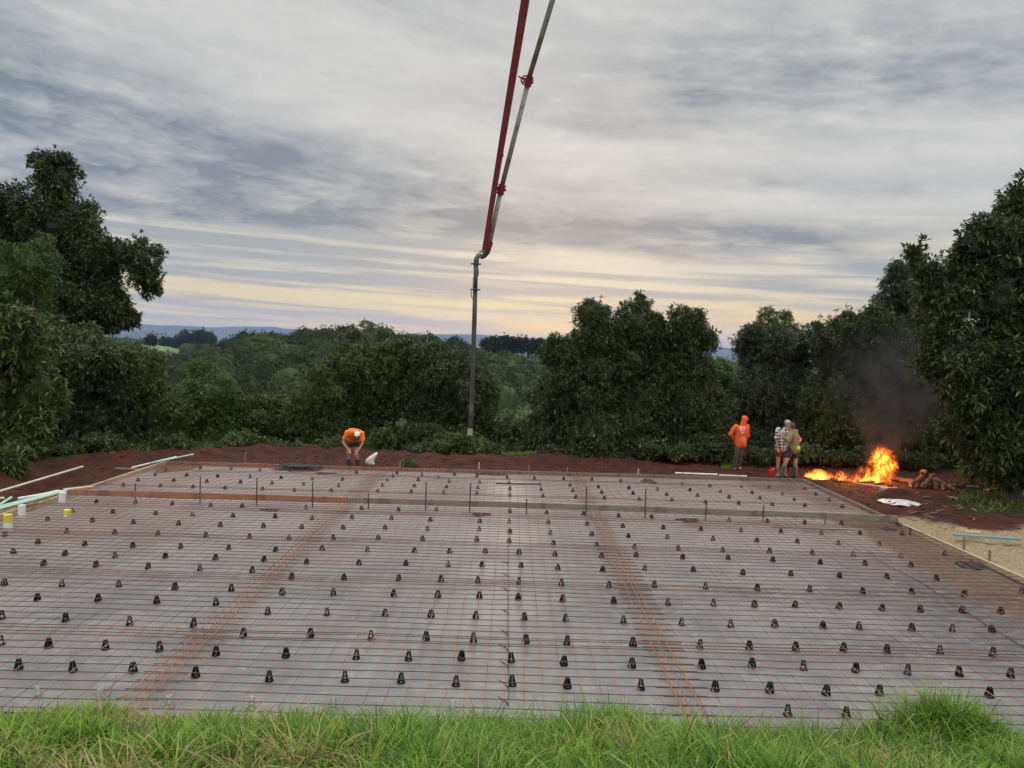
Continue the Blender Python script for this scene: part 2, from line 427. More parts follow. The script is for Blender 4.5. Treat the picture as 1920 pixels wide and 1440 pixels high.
# pits and soil spilled on the sheet
def soilmask(X, Y):
    s = np.zeros(X.shape)
    rightp = pl2([(1500, 965), (1690, 975), (1960, 1110), (1960, 1190), (1870, 1140), (1760, 1085), (1700, 1050), (1640, 1010), (1600, 985)], MZ)
    s = np.maximum(s, sstep(.28, -.2, poly_sd(X, Y, rightp)+.5*(fbm(X*2, Y*2, oct=4, seed=60)-.5))*(.55+.6*fbm(X*3, Y*6, oct=4, seed=61)))
    br = pl2([(1400, 905), (1500, 905), (1640, 968), (1560, 955), (1480, 930), (1400, 917)], MZ)
    s = np.maximum(s, .75*sstep(.5, -.3, poly_sd(X, Y, br)+.9*(fbm(X*1.5, Y*1.5, oct=4, seed=62)-.5))*(.4+.8*fbm(X*2, Y*6, oct=4, seed=61)))
    lt = pl2([(0, 985), (160, 940), (250, 905), (290, 905), (230, 950), (330, 1000), (120, 1010), (0, 1010)], MZ)
    s = np.maximum(s, .38*sstep(.7, -.4, poly_sd(X, Y, lt)+1.2*(fbm(X, Y, oct=4, seed=63)-.5)))
    for pts, wd, a in (([(690, 895), (600, 960), (520, 1030), (390, 1180), (300, 1290)], .13, .22), ([(1085, 895), (1110, 970), (1160, 1060), (1230, 1180), (1310, 1310)], .13, .12),
                       ([(300, 940), (500, 955), (700, 962), (900, 965)], .22, .35), ([(0, 1000), (400, 1008)], .3, .2), ([(0, 1075), (500, 1085), (640, 1092)], .2, .25),
                       ([(1300, 985), (1500, 995), (1700, 1005)], .3, .5), ([(600, 1092), (1000, 1094), (1400, 1105)], .2, .25)):
        q = pl2(pts, MZ); d = segdist(X, Y, q)
        s = np.maximum(s, a*np.exp(-(d/wd)**2)*(.15+1.2*sstep(.35, .65, fbm(X*2.2, Y*2.2, oct=4, seed=64))))
    cn = pl2([(312, 870), (380, 872), (340, 884), (300, 886)], MZ)
    s = np.maximum(s, sstep(.25, -.1, poly_sd(X, Y, cn)+.4*(fbm(X*2, Y*2, oct=3, seed=65)-.5)))
    s = np.maximum(s, .30*sstep(.45, .7, fbm(X*.6, Y*.6, oct=5, seed=66))*sstep(10, 14, Y))
    return np.clip(s, 0, 1)
SM = soilmask(XX, YY2)
idx = np.arange(XX.size).reshape(XX.shape)
quads = np.stack([idx[:-1, :-1], idx[:-1, 1:], idx[1:, 1:], idx[1:, :-1]], -1).reshape(-1, 4)
me = fast_mesh('plastic_membrane', np.stack([XX, YY2, ZZ], -1).reshape(-1, 3), [quads], {'soil': SM.ravel()}, smooth=True)
m, nt, b = new_mat('membrane'); p = geopos(nt); x, y, z = sep(p)
n1 = noise(p, .8, 6, .6); n2 = noise(xyz(nt, x*1.0+y*.6, y*3-x*.5, 0.0), 2.2, 7, .62, .5); n3 = noise(p, 9, 5, .6)
film = mixc(nt, n1.smooth(.35, .65), (.180, .173, .165), (.125, .122, .119))
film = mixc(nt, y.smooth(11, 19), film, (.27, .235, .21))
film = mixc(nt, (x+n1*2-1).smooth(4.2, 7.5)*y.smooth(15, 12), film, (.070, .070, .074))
film = mixc(nt, n2.smooth(.48, .70)*.6, film, (.26, .25, .235))
film = mixc(nt, n3.smooth(.62, .76)*.25, film, (.20, .165, .14))
so = attr(nt, 'soil'); sm = (so*1.15-(n3-.5)*1.1*so.smooth(0, .3)).clamp()
c = mixc(nt, sm, film, mixc(nt, n3.smooth(.4, .6), (.125, .066, .045), (.065, .036, .028)))
setin(nt, b, 'Base Color', c); setin(nt, b, 'Roughness', (n2*.24+sm*.45+.29).clamp())
b.inputs['Specular IOR Level'].default_value = .55
bump(nt, b, n2*.8+n3*.15+n1*.5, .030, 1.0)
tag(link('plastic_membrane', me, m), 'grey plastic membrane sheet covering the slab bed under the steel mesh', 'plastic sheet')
# bare pits dug through the membrane
m_pit = mat('pit_soil', (.055, .022, .016), (.022, .010, .008), 18, .95, bd=.02)
m_blackp = mat('black_plastic', (.006, .006, .007), (.010, .010, .012), 6, .5, bd=.01, spec=.3)
def flat_blob(px, py, rx, ry, z, n=26, seed=0, dome=.02):
    c0 = on(px, py, z); ex = (on(px+rx, py, z)-c0).length; ey = (on(px, py-ry, z)-on(px, py+ry, z)).length/2
    mb = MB(); rn = random.Random(seed); vv = [c0+Vector((0, 0, dome))]; rings = 3
    ph = [rn.random()*6 for _ in range(4)]
    for r_ in range(1, rings+1):
        for k in range(n):
            a = 2*math.pi*k/n; f = (1+.18*math.sin(3*a+ph[0])+.12*math.sin(5*a+ph[1])+.08*math.sin(9*a+ph[2]))*r_/rings
            vv.append(c0+Vector((ex*f*math.cos(a), ey*f*math.sin(a), dome*(1-(r_/rings)**2)+.004*math.sin(7*a+r_))))
    q = [(1+(r_-1)*n+k, 1+r_*n+k, 1+r_*n+(k+1) % n, 1+(r_-1)*n+(k+1) % n) for r_ in range(1, rings) for k in range(n)]
    mb.add(vv, q, [(0, 1+k, 1+(k+1) % n) for k in range(n)]); return mb, c0
for i, (px, py, rx, ry, lb) in enumerate([(507, 955.5, 18, 2.6, 'small brown soil patch just below the red-brown middle board'), (902, 964, 17, 2.6, 'small dark soil patch below the middle board, straight under the hanging hose'),
                                      (1291, 975, 19, 3.4, 'small dark torn soil patch below the right half of the middle board'), (610, 887, 22, 1.6, 'brown soil patch beside the back board in front of the bending man'),
                                      (918, 889, 28, 1.8, 'brown soil patch at the middle of the back board'), (1216, 902, 12, 4, 'brown soil patch by the back board near the long pale pipes')]):
    mb, c0 = flat_blob(px, py, rx, ry, MZ+.012, seed=i, dome=.012)
    tag(mb.build('soil_patch', m_pit, smooth=True), lb, 'soil patch', 'soil patches showing through the membrane')
def crumple(name, px, py, rx, ry, z, amp, m_, label, seed, cat):
    c0 = on(px, py, z); ex = (on(px+rx, py, z)-c0).length; ey = (on(px, py-ry, z)-on(px, py+ry, z)).length/2
    n = 22; t = np.linspace(-1, 1, n); A, B = np.meshgrid(t, t)
    rr = np.hypot(A, B); sc = np.where(rr > 1, 1/np.maximum(rr, 1e-6), 1)*(1-.25*fbm(A*2+5, B*2+5, oct=2, seed=seed))
    X = c0.x+A*sc*ex; Y = c0.y+B*sc*ey
    Z = z+amp*np.abs(fbm(A*2.2+9, B*2.2+3, oct=3, seed=seed)-.5)*4*np.clip(1.1-rr, 0, 1)**.5+.01
    i_ = np.arange(n*n).reshape(n, n); q = np.stack([i_[:-1, :-1], i_[:-1, 1:], i_[1:, 1:], i_[1:, :-1]], -1).reshape(-1, 4)
    o = link(name, fast_mesh(name, np.stack([X, Y, Z], -1).reshape(-1, 3), [q], smooth=True), m_)
    so_ = o.modifiers.new('s', 'SOLIDIFY'); so_.thickness = .004
    return tag(o, label, cat)
crumple('plastic_offcut', 1818, 1061, 24, 7, MZ, .05, m_blackp, 'crumpled black plastic offcut on soil beside the right form board', 3, 'plastic')
crumple('plastic_offcut', 1668, 993, 16, 3, MZ, .05, m_blackp, 'small crumpled black plastic offcut near the right end of the middle board', 5, 'plastic')
crumple('plastic_fold', 560, 875, 55, 3.4, .0, .10, m_blackp, 'black plastic fold lying over the back board left of the bending man', 8, 'plastic')
# black edge line and marking line of the membrane
m_line = mat('black_line', (.015, .014, .014), rough=.5)
def ground_line(name, pts, wd, z, label, cat, th=.004):
    P_ = [on(a, b_, z) for a, b_ in pts]; mb = MB(); rn = random.Random(len(pts))
    Q = []
    for a, b_ in zip(P_[:-1], P_[1:]):
        k = max(2, int((b_-a).length/.15))
        for j in range(k): Q.append(a.lerp(b_, j/k)+Vector((rn.gauss(0, .008), rn.gauss(0, .008), 0)))
    Q.append(P_[-1]); mb.tube(Q, wd/2, 5)
    return tag(mb.build(name, m_line), label, cat)
ground_line('membrane_edge', [(1448, 988), (1560, 992), (1610, 994)], .015, MZ+.02, 'black overlap edge of plastic running level below the middle board at right', 'plastic edge')
ground_line('membrane_edge', [(1625, 1033), (1665, 1060), (1720, 1088), (1790, 1133), (1850, 1172), (1935, 1222)], .011, MZ+.02, 'long black overlap edge of plastic running diagonally at the right', 'plastic edge')
ground_line('membrane_edge', [(1790, 1030), (1850, 1062), (1925, 1100)], .02, MZ+.02, 'short black plastic edge alongside the right form board', 'plastic edge')
ground_line('membrane_edge', [(930, 906), (960, 907), (1012, 908)], .035, MZ+.02, 'short dark crease of plastic in the bay behind the middle board', 'plastic edge')
mb = MB()
Q = [on(953.5, y_, MZ+.006) for y_ in (1030, 1060, 1100, 1150, 1200, 1260, 1325)]
mb.tube(Q, .004, 4)
for y_ in (1058, 1082, 1109, 1151, 1191, 1220, 1252, 1290, 1323):
    s_ = (y_-652)/650; a = on(953.5, y_, MZ+.006)
    b_ = a+Vector((-.115, .20, 0)); c_ = a+Vector((-.035, .10, 0))
    mb.tube([a, c_, b_], [.0075, .008, .002], 4)
tag(mb.build('marking_line', m_line), 'thin black centre line with slanting strokes on the grey plastic', 'marking')

# ------------------------------------------------------------------ steel mesh sheets
m_rust_glare, nt, b = new_mat('rusty_steel_glare'); p = geopos(nt); n1 = noise(p, 1.3, 5, .6); n2 = noise(p, 30, 4, .6)
setin(nt, b, 'Base Color', mixc(nt, (n1*.6+n2*.4).smooth(.35, .65), (.42, .19, .10), (.15, .065, .04))); b.inputs['Roughness'].default_value = .75  # long bars: glare on the steel is put into this paler rust colour
m_rust2, nt, b = new_mat('dark_rusty_steel'); p = geopos(nt); n1 = noise(p, .9, 5, .6); n2 = noise(p, 30, 4, .6)
setin(nt, b, 'Base Color', mixc(nt, (n1*.6+n2*.4).smooth(.42, .68), (.055, .032, .023), (.18, .07, .038))); b.inputs['Roughness'].default_value = .75
def bar_boxes(P0, P1, r):
    """square prisms, vectorised; P0,P1 (n,k,3) polylines flattened as segments"""
    d = P1-P0; d = d/np.linalg.norm(d, axis=1, keepdims=True)
    up = np.array([0, 0, 1.]); s_ = np.cross(d, up); s_ = s_/np.linalg.norm(s_, axis=1, keepdims=True); t_ = np.cross(s_, d)
    V = []
    for P in (P0, P1):
        for a in range(5):
            an = 2*math.pi*a/5+.3; V.append(P+(s_*math.cos(an)+t_*math.sin(an))*r)
    V = np.stack(V, 1); n = len(P0); base = (np.arange(n)*10)[:, None]
    q = np.concatenate([base+np.array([[a, (a+1) % 5, 5+(a+1) % 5, 5+a]]) for a in range(5)])
    return V.reshape(-1, 3), q
ang = math.atan2((BR-BL).y, (BR-BL).x)
colx = [(-9.9, -3.42), (-3.76, 2.05), (1.70, 8.46)]
runs = ['left', 'middle', 'right']
rowy = []; y0 = 6.75
while y0 < 22.0: rowy.append((y0, min(y0+2.5, 22.15))); y0 += 2.28
rs = random.Random(4)
for ci, (xa, xb) in enumerate(colx):
    for ri, (ya, yb) in enumerate(rowy):
        if yb-ya < .5: continue
        lx = rs.uniform(-.03, .03); ly = rs.uniform(-.02, .02); rot = rs.uniform(-.0035, .0035)
        A0 = []; A1 = []; B0 = []; B1 = []
        ph = rs.uniform(0, .2) if ci != 1 else .0
        for k in range(int((xb-xa)/.2)+2):     # bars running away from the camera
            x0 = xa+((ph-xa) % .2)+k*.2
            if x0 > xb: break
            nseg = 3
            for j in range(nseg):
                f0, f1 = j/nseg, (j+1)/nseg
                ys_, ye = ya+(yb-ya)*f0, ya+(yb-ya)*f1
                wob = lambda yv: .006*math.sin(yv*2.3+x0*1.7)
                A0.append((x0+wob(ys_), ys_, -.004+.006*math.sin(ys_*1.9+x0*2))); A1.append((x0+wob(ye), ye, -.004+.006*math.sin(ye*1.9+x0*2)))
        for k in range(int((yb-ya)/.2)+1):     # cross bars
            yv = ya+.05+k*.2+ly
            if yv > yb: break
            e0, e1 = xa-rs.uniform(.04, .10), xb+rs.uniform(.04, .10); nseg = 8
            for j in range(nseg):
                a, c_ = e0+(e1-e0)*j/nseg, e0+(e1-e0)*(j+1)/nseg
                B0.append((a, yv+.007*math.sin(a*1.3+yv*3), .005+.006*math.sin(a*2+yv*1.9))); B1.append((c_, yv+.007*math.sin(c_*1.3+yv*3), .005+.006*math.sin(c_*2+yv*1.9)))
        o_parts = []
        for nm, P0, P1, mm, r_ in (('long_bars', A0, A1, m_rust_glare, .0050), ('cross_bars', B0, B1, m_rust2, .0050)):
            P0 = np.array(P0); P1 = np.array(P1)
            for P in (P0, P1):
                cx, cy = (xa+xb)/2, (ya+yb)/2; dx_, dy_ = P[:, 0]-cx, P[:, 1]-cy; an = rot+ang*.5
                P[:, 0] = cx+dx_*math.cos(an)-dy_*math.sin(an)+lx; P[:, 1] = cy+dx_*math.sin(an)+dy_*math.cos(an)+(ang*.5)*cx
                xr_ = RE.x+(BR.x-RE.x)*(P[:, 1]-7)/(BR.y-7)-.05; xl_ = LE.x+(BL.x-LE.x)*(P[:, 1]-7)/(BL.y-7)+.05
                P[:, 0] = np.minimum(np.maximum(P[:, 0], xl_), xr_)
                P[:, 1] = np.minimum(P[:, 1], BL.y+(BR.y-BL.y)*(P[:, 0]-BL.x)/(BR.x-BL.x)-.06)
            k_ = np.linalg.norm(P1-P0, axis=1) > .01; P0 = P0[k_]; P1 = P1[k_]
            P0[:, 2] += .0035*((ri+ci) % 2); P1[:, 2] += .0035*((ri+ci) % 2)
            V, q = bar_boxes(P0, P1, r_); o_parts.append((nm, V, q, mm))
        root = empty('reinforcing_mesh', f'rusty steel mesh sheet in the {runs[ci]} run, {ORD[ri+1]} sheet back from the grass', 'steel mesh', ((xa+xb)/2, (ya+yb)/2, 0), group='steel mesh sheets over the slab')
        for nm, V, q, mm in o_parts:
            V = V-np.array([(xa+xb)/2, (ya+yb)/2, 0]); link(nm, fast_mesh(nm, V, [q]), mm, root)

lapm = mat('orange_rust', (.34, .125, .05), (.18, .07, .035), 6, .8)
for side, xl0, nm_ in (('left', -3.60, 'left lap strip'), ('right', 1.88, 'right lap strip')):
    for k in range(3):
        for j, (ya, yb) in enumerate(((6.8, 12.1), (11.8, 17.0), (17.4, 21.8))):
            x0 = xl0+(k-1)*.10+rs.uniform(-.02, .02); x1 = xl0+(k-1)*.10+rs.uniform(-.02, .02); mb = MB(); n_ = 14
            pts = [Vector((x0+(x1-x0)*i/n_+.010*math.sin(i*1.7+k), ya+(yb-ya)*i/n_, .012+.006*math.sin(i*1.1+j))) for i in range(n_+1)]
            mb.tube([p_-pts[0] for p_ in pts], .0062, 6); o = mb.build('lap_bar', lapm, smooth=True); o.location = pts[0]
            tag(o, f"{['left', 'middle', 'right'][k]} orange rusty bar along the {nm_}, {['nearest the grass', 'halfway back', 'behind the middle board'][j]}", 'steel bar', 'loose rusty bars along the mesh laps')

# ------------------------------------------------------------------ bar chairs
def chair_mesh():
    mb = MB(); H = .088; rb, rt = .043, .021
    for k in range(4):
        a = math.pi/4+k*math.pi/2; c_, s_ = math.cos(a), math.sin(a)
        mb.frustum((rb*c_, rb*s_, .004), (rt*c_, rt*s_, H), (.010, .010), (.0065, .0065))
        mb.frustum((rt*c_, rt*s_, H), (rt*c_*1.15, rt*s_*1.15, H+.012), (.006, .006), (.002, .002))
    n = 12     # base ring
    for r0, r1, z0, z1 in ((.050, .034, 0, .008), (.033, .022, .048, .056), (.024, .010, .082, .090)):
        vv = []
        for rr, zz in ((r0, z0), (r0, z1), (r1, z1), (r1, z0)):
            for k in range(n): vv.append((rr*math.cos(2*math.pi*k/n), rr*math.sin(2*math.pi*k/n), zz))
        mb.add(vv, [(j*n+k, j*n+(k+1) % n, ((j+1) % 4)*n+(k+1) % n, ((j+1) % 4)*n+k) for j in range(4) for k in range(n)])
    return mb.mesh('bar_chair')
m_chair = mat('black_chair_plastic', (.004, .004, .004), (.007, .006, .006), 30, .55, spec=.25)
m_clear, nt, b = new_mat('clear_chair_plastic'); b.inputs['Base Color'].default_value = (.72, .74, .70, 1); b.inputs['Roughness'].default_value = .25
b.inputs['Transmission Weight'].default_value = .8; b.inputs['IOR'].default_value = 1.3
CH = [
 [(1477,1333),(1587,1337)],
 [(35,1247),(137,1251),(249,1253),(367,1261),(505,1269),(647,1270),(752,1272),(855,1278),(961,1278),(1064,1282),(1202,1285),(1341,1288),(1443,1290),(1549,1295),(1649,1295),(1855,1299)],
 [(2,1202),(91,1207),(198,1210),(299,1213),(405,1222),(536,1225),(668,1228),(766,1231),(865,1230),(959,1234),(1057,1240),(1185,1244),(1316,1246),(1410,1244),(1507,1249),(1604,1253),(1702,1256),(1799,1260),(1895,1263)],
 [(4,1154),(123,1159),(243,1165),(363,1168),(456,1187),(582,1188),(696,1192),(799,1194),(888,1196),(986,1199),(1063,1201),(1187,1205),(1313,1209),(1405,1211),(1492,1213),(1582,1215),(1663,1218),(1763,1220),(1862,1223)],
 [(70,1120),(184,1121),(294,1125),(405,1128),(502,1145),(613,1147),(722,1149),(808,1151),(892,1153),(983,1156),(1061,1159),(1169,1162),(1278,1166),(1370,1169),(1453,1169),(1543,1172),(1611,1173),(1710,1176),(1786,1178),(1860,1180)],
 [(8,1092),(116,1094),(223,1094),(328,1099),(434,1102),(529,1109),(625,1110),(738,1112),(821,1114),(899,1116),(972,1119),(1055,1122),(1151,1126),(1253,1128),(1338,1130),(1415,1132),(1491,1133),(1573,1136),(1654,1139),(1726,1141),(1804,1143),(1877,1145)],
 [(82,1055),(180,1058),(278,1061),(375,1064),(473,1068),(547,1080),(645,1082),(748,1084),(827,1085),(896,1087),(973,1089),(1053,1092),(1142,1096),(1227,1095),(1323,1098),(1420,1101),(1518,1103),(1617,1108),(1710,1109),(1808,1113),(1916,1108)],
 [(25,1033),(122,1036),(216,1040),(310,1041),(404,1044),(495,1047),(575,1052),(673,1054),(761,1055),(840,1057),(904,1057),(977,1059),(1046,1063),(1130,1066),(1209,1064),(1300,1067),(1393,1072),(1483,1074),(1574,1078),(1663,1080),(1756,1083)],
 [(71,1014),(159,1018),(249,1021),(339,1023),(429,1025),(517,1029),(604,1027),(689,1029),(777,1031),(843,1032),(910,1032),(973,1034),(1041,1038),(1128,1041),(1193,1039),(1280,1043),(1365,1044),(1449,1048),(1538,1053),(1622,1055),(1708,1058)],
 [(9,1001),(125,994),(215,996),(296,999),(386,1002),(468,1005),(542,1007),(625,1007),(709,1007),(792,1009),(894,1010),(955,1013),(1038,1017),(1119,1020),(1190,1024),(1272,1027),(1355,1030),(1443,1032),(1523,1035),(1600,1038),(1689,1041),(1772,1037)],
 [(89,972),(173,974),(250,978),(335,980),(413,983),(494,985),(566,987),(643,988),(722,988),(801,990),(898,991),(956,995),(1032,997),(1110,1000),(1178,1004),(1252,1006),(1337,1009),(1419,1012),(1495,1014),(1572,1017),(1649,1019)],
 [(136,956),(212,958),(292,961),(361,963),(437,966),(516,967),(585,970),(660,969),(734,970),(807,973),(900,976),(955,977),(1028,978),(1101,981),(1168,985),(1244,988),(1314,991),(1389,993),(1464,995),(1540,998),(1612,999),(1692,999)],
 [(181,939),(254,940),(323,943),(395,946),(454,947),(574,950),(678,952),(747,954),(818,954),(956,957),(1025,960),(1094,962),(1160,966),(1222,968),(1367,974),(1439,976),(1509,979),(1578,980)],
 [(231,909),(301,910),(362,912),(422,914),(492,916),(552,918),(621,919),(708,920),(771,921),(832,922),(894,924),(956,927),(1018,929),(1080,931),(1133,933),(1199,935),(1260,936),(1323,940),(1385,942),(1448,945),(1509,947),(1579,948)],
 [(259,899),(326,900),(388,902),(451,903),(510,905),(569,907),(635,909),(717,909),(777,910),(837,912),(896,913),(956,915),(1015,917),(1074,919),(1128,922),(1187,924),(1250,926),(1308,928),(1367,931),(1425,933),(1489,936),(1555,936)],
 [(291,889),(350,890),(408,892),(469,893),(527,895),(586,897),(642,898),(726,899),(784,899),(842,902),(899,903),(955,905),(1013,907),(1069,909),(1122,912),(1179,914),(1233,916),(1294,918),(1351,921),(1410,923),(1467,925),(1530,926)],
 [(311,880),(376,877),(433,878),(487,880),(544,881),(668,885),(737,892),(744,886),(791,889),(822,894),(852,889),(894,892),(951,894),(1002,896),(1057,897),(1110,898),(1164,901),(1279,907),(1331,910),(1390,911),(1442,912),(1509,915)]]
CS = .92
allc = [(r_, i, a, b_) for r_, row in enumerate(CH) for i, (a, b_) in enumerate(row)]
far_first = sorted(allc, key=lambda t: t[3])
extra = len(allc)+8-300; stuffset = set(far_first[:max(0, extra)])
cm = chair_mesh(); cm.materials.append(m_chair); rc = random.Random(3)
sv_ = []; sq_ = []; bv = np.array([v.co[:] for v in cm.vertices]); bf = [tuple(p.vertices) for p in cm.polygons]; off = 0
for t in allc:
    r_, i, a, b_ = t; p = on(a, b_, -.04); p.z = MZ+.004; yaw = rc.uniform(-.35, .35); tlt = rc.uniform(-.05, .05)
    if t in stuffset:
        c_, s_ = math.cos(yaw), math.sin(yaw)
        V = np.stack([(bv[:, 0]*c_-bv[:, 1]*s_)*CS+p.x, (bv[:, 0]*s_+bv[:, 1]*c_)*CS+p.y, bv[:, 2]*CS+p.z], 1)
        sv_.append(V); sq_.append(np.array(bf)+off); off += len(bv); continue
    o = link('bar_chair', cm); o.location = p; o.rotation_euler = (tlt*1.6, tlt, yaw*2.2); o.scale = (CS, CS, CS*(1.22 if r_ <= 3 else 1.08 if r_ <= 6 else .95))
    n = i+1
    if r_ == 0: lb = 'black plastic bar chair half in the grass edge, '+('left' if i == 0 else 'right')+' one of the two'
    else: lb = f'black bar chair, {ORD[n]} from left in the {ORD[r_]} black row from the grass'
    tag(o, lb, 'bar chair', 'black bar chairs holding up the mesh')
if sv_:
    me = fast_mesh('bar_chairs_far', np.concatenate(sv_), [np.concatenate(sq_)])
    tag(link('bar_chair_rows', me, m_chair), 'farthest rows of black bar chairs by the back board', 'bar chairs', 'black bar chairs holding up the mesh', 'stuff')
cm2 = cm.copy(); cm2.materials.clear(); cm2.materials.append(m_clear)
for i, (a, b_) in enumerate([(71, 1297), (189, 1300), (317, 1313), (472, 1315), (625, 1318), (848, 1323), (1073, 1336), (1223, 1333)]):
    o = link('clear_bar_chair', cm2); p = on(a, b_, -.03); o.location = (p.x, p.y, MZ+.004); o.rotation_euler.z = rc.uniform(-.5, .5); o.scale = (1.15, 1.15, 1.1)
    tag(o, f'clear plastic bar chair at the grass edge, {ORD[i+1]} from the left', 'bar chair', 'clear bar chairs along the grass')

# ------------------------------------------------------------------ form boards, stakes
m_red = mat('red_brown_timber', (.32, .145, .08), (.24, .10, .06), 3, .8, stretch=(1, 14, 14), dirt=(.16, .07, .045), dscale=2)
m_grey = mat('weathered_timber', (.23, .195, .145), (.16, .13, .10), 3, .85, stretch=(1, 14, 14), dirt=(.13, .085, .06), dscale=2)
m_pale = mat('pale_timber', (.50, .41, .25), (.38, .30, .175), 3, .8, stretch=(1, 14, 14), dirt=(.26, .18, .10), dscale=2, dthr=(.55, .7))
def board(p0, p1, zt, ht, m_, lb, grp='form boards round the slab', wd=.036, bow=.008):
    a = Vector((p0.x, p0.y, zt-ht/2)); b_ = Vector((p1.x, p1.y, zt-ht/2))
    return beam('form_board', a, b_, wd, ht, m_, lb, 'timber board', grp, bow=bow)
BM = BL.lerp(BR, .40)
board(BL+Vector((.03, 0, 0)), BM-Vector((.004, 0, 0)), .012, .12, m_red, 'red-brown form board along the left part of the back edge')
board(BM+Vector((.004, 0, 0)), BR-Vector((.03, 0, 0)), .012, .12, m_grey, 'grey form board along the right part of the back edge')
R2 = on(1692, 982, .01)
LBk = on(340, 858, .02)
board(BR, R2, .015, .15, m_grey, 'weathered form board on the right side from the fire corner to the middle board')
board(R2+Vector((.004, -.004, 0)), RE, .015, .17, m_pale, 'long pale form board on the right side beside the sand')
L2 = on(162, 914, .01)
board(L2.lerp(BL, .004), BL+(BL-L2)*.05, .03, .17, m_pale, 'pale form board on the left side behind the middle board')
board(LE, L2, .03, .17, m_pale, 'pale form board on the left side beside the green pipes')
# middle screed board in three planks
MBZ = .158
q0, q1, q2, q3 = on(128, 917, MBZ), on(652, 932, MBZ), on(1170, 948, MBZ), on(1684, 967, MBZ)
board(q0, q1-Vector((.004, 0, 0)), MBZ, .135, m_red, 'red-brown plank, left third of the middle board over the mesh', 'planks of the middle board', wd=.045)
board(q1, q2-Vector((.004, 0, 0)), MBZ, .13, m_grey, 'grey plank, central third of the middle board over the mesh', 'planks of the middle board', wd=.045)
board(q2, q3, MBZ, .13, m_grey, 'grey plank, right third of the middle board over the mesh', 'planks of the middle board', wd=.045)
m_stake = mat('dark_steel_stake', (.055, .042, .038), (.12, .06, .04), 14, .6, metal=.3)
STK = [(253, 907, 943), (375, 894, 940), (481, 897, 946), (586, 904, 949), (691, 926, 951), (798, 904, 953), (880.5, 906, 958), (987, 936, 959), (1098.5, 914, 962), (1209.5, 917, 965), (1323, 939, 970), (1430.5, 948, 974), (1547, 966, 979), (1682, 969, 984)]
mid_y = lambda x_: q0.y+(q3.y-q0.y)*(x_-q0.x)/(q3.x-q0.x)
for i, (a, t_, b_) in enumerate(STK):
    base = on(a, b_, MZ); Y = mid_y(base.x)+.045
    base = at(a, b_, Y); top = at(a, t_, Y); zt = max(top.z, MBZ+.02) if t_ < 960 else top.z
    rt = empty('steel_stake', f'{"tall" if zt > .35 else "short"} dark steel stake, {ORD[i+1]} from the left along the middle board', 'steel stake', (base.x, Y, MZ), group='steel stakes along the middle board')
    h = zt-MZ; mb = MB(); rr = .014
    mb.tube([(0, 0, -.05), (rs.uniform(-.01, .01), 0, h)], rr, 8); mb.build('shaft', m_stake, rt)
    mb = MB()
    for k in range(int(h/.07)): mb.tube([(0, -rr*.9, .04+k*.07), (0, -rr*1.25, .05+k*.07)], .006, 6)
    mb.tube([(0, 0, h-.004), (0, 0, h+.008)], rr*1.25, 8); mb.build('holes_and_cap', m_stake, rt)
def peg(px, py0, py1, m_, lb, w_=.035, zb=-.12, name='timber_peg'):
    base = on(px, py1, -.05); top = at(px, py0, base.y)
    return beam(name, (base.x, base.y, zb-.1), (top.x, base.y, top.z), w_, w_, m_, lb, 'peg', 'timber pegs round the form boards', up=(0, 1, 0))
for px, a, b_, mm, lb in [(750, 864, 878, m_grey, 'thin timber peg behind the back board right of the white sack'), (898, 867, 881, m_pale, 'timber peg behind the back board below the hanging hose'),
                          (992, 872, 882, m_grey, 'short timber peg behind the back board right of the hose'), (1064, 876, 885, m_grey, 'dark short peg behind the centre right of the back board'),
                          (1197, 879, 889, m_pale, 'pale peg with a screw behind the back board left of the long pale pipes'), (460, 849, 866, m_grey, 'timber peg behind the red-brown back board at left'),
                          (1759, 992, 1003, m_pale, 'timber peg outside the right board nearest the middle board'), (1808, 1007, 1026, m_red, 'brown timber peg outside the right board beside the teal plank'),
                          (1856, 1031, 1048, m_red, 'brown timber peg in the sand nearest the right edge'), (1707, 990, 1000, m_stake, 'dark peg inside the right board near the middle board end'),
                          (159, 908, 914, m_stake, 'dark peg head on top of the left board at its joint'), (321, 857, 866, m_stake, 'dark peg head at the back left corner of the boards')]:
    peg(px, a, b_, mm, lb)

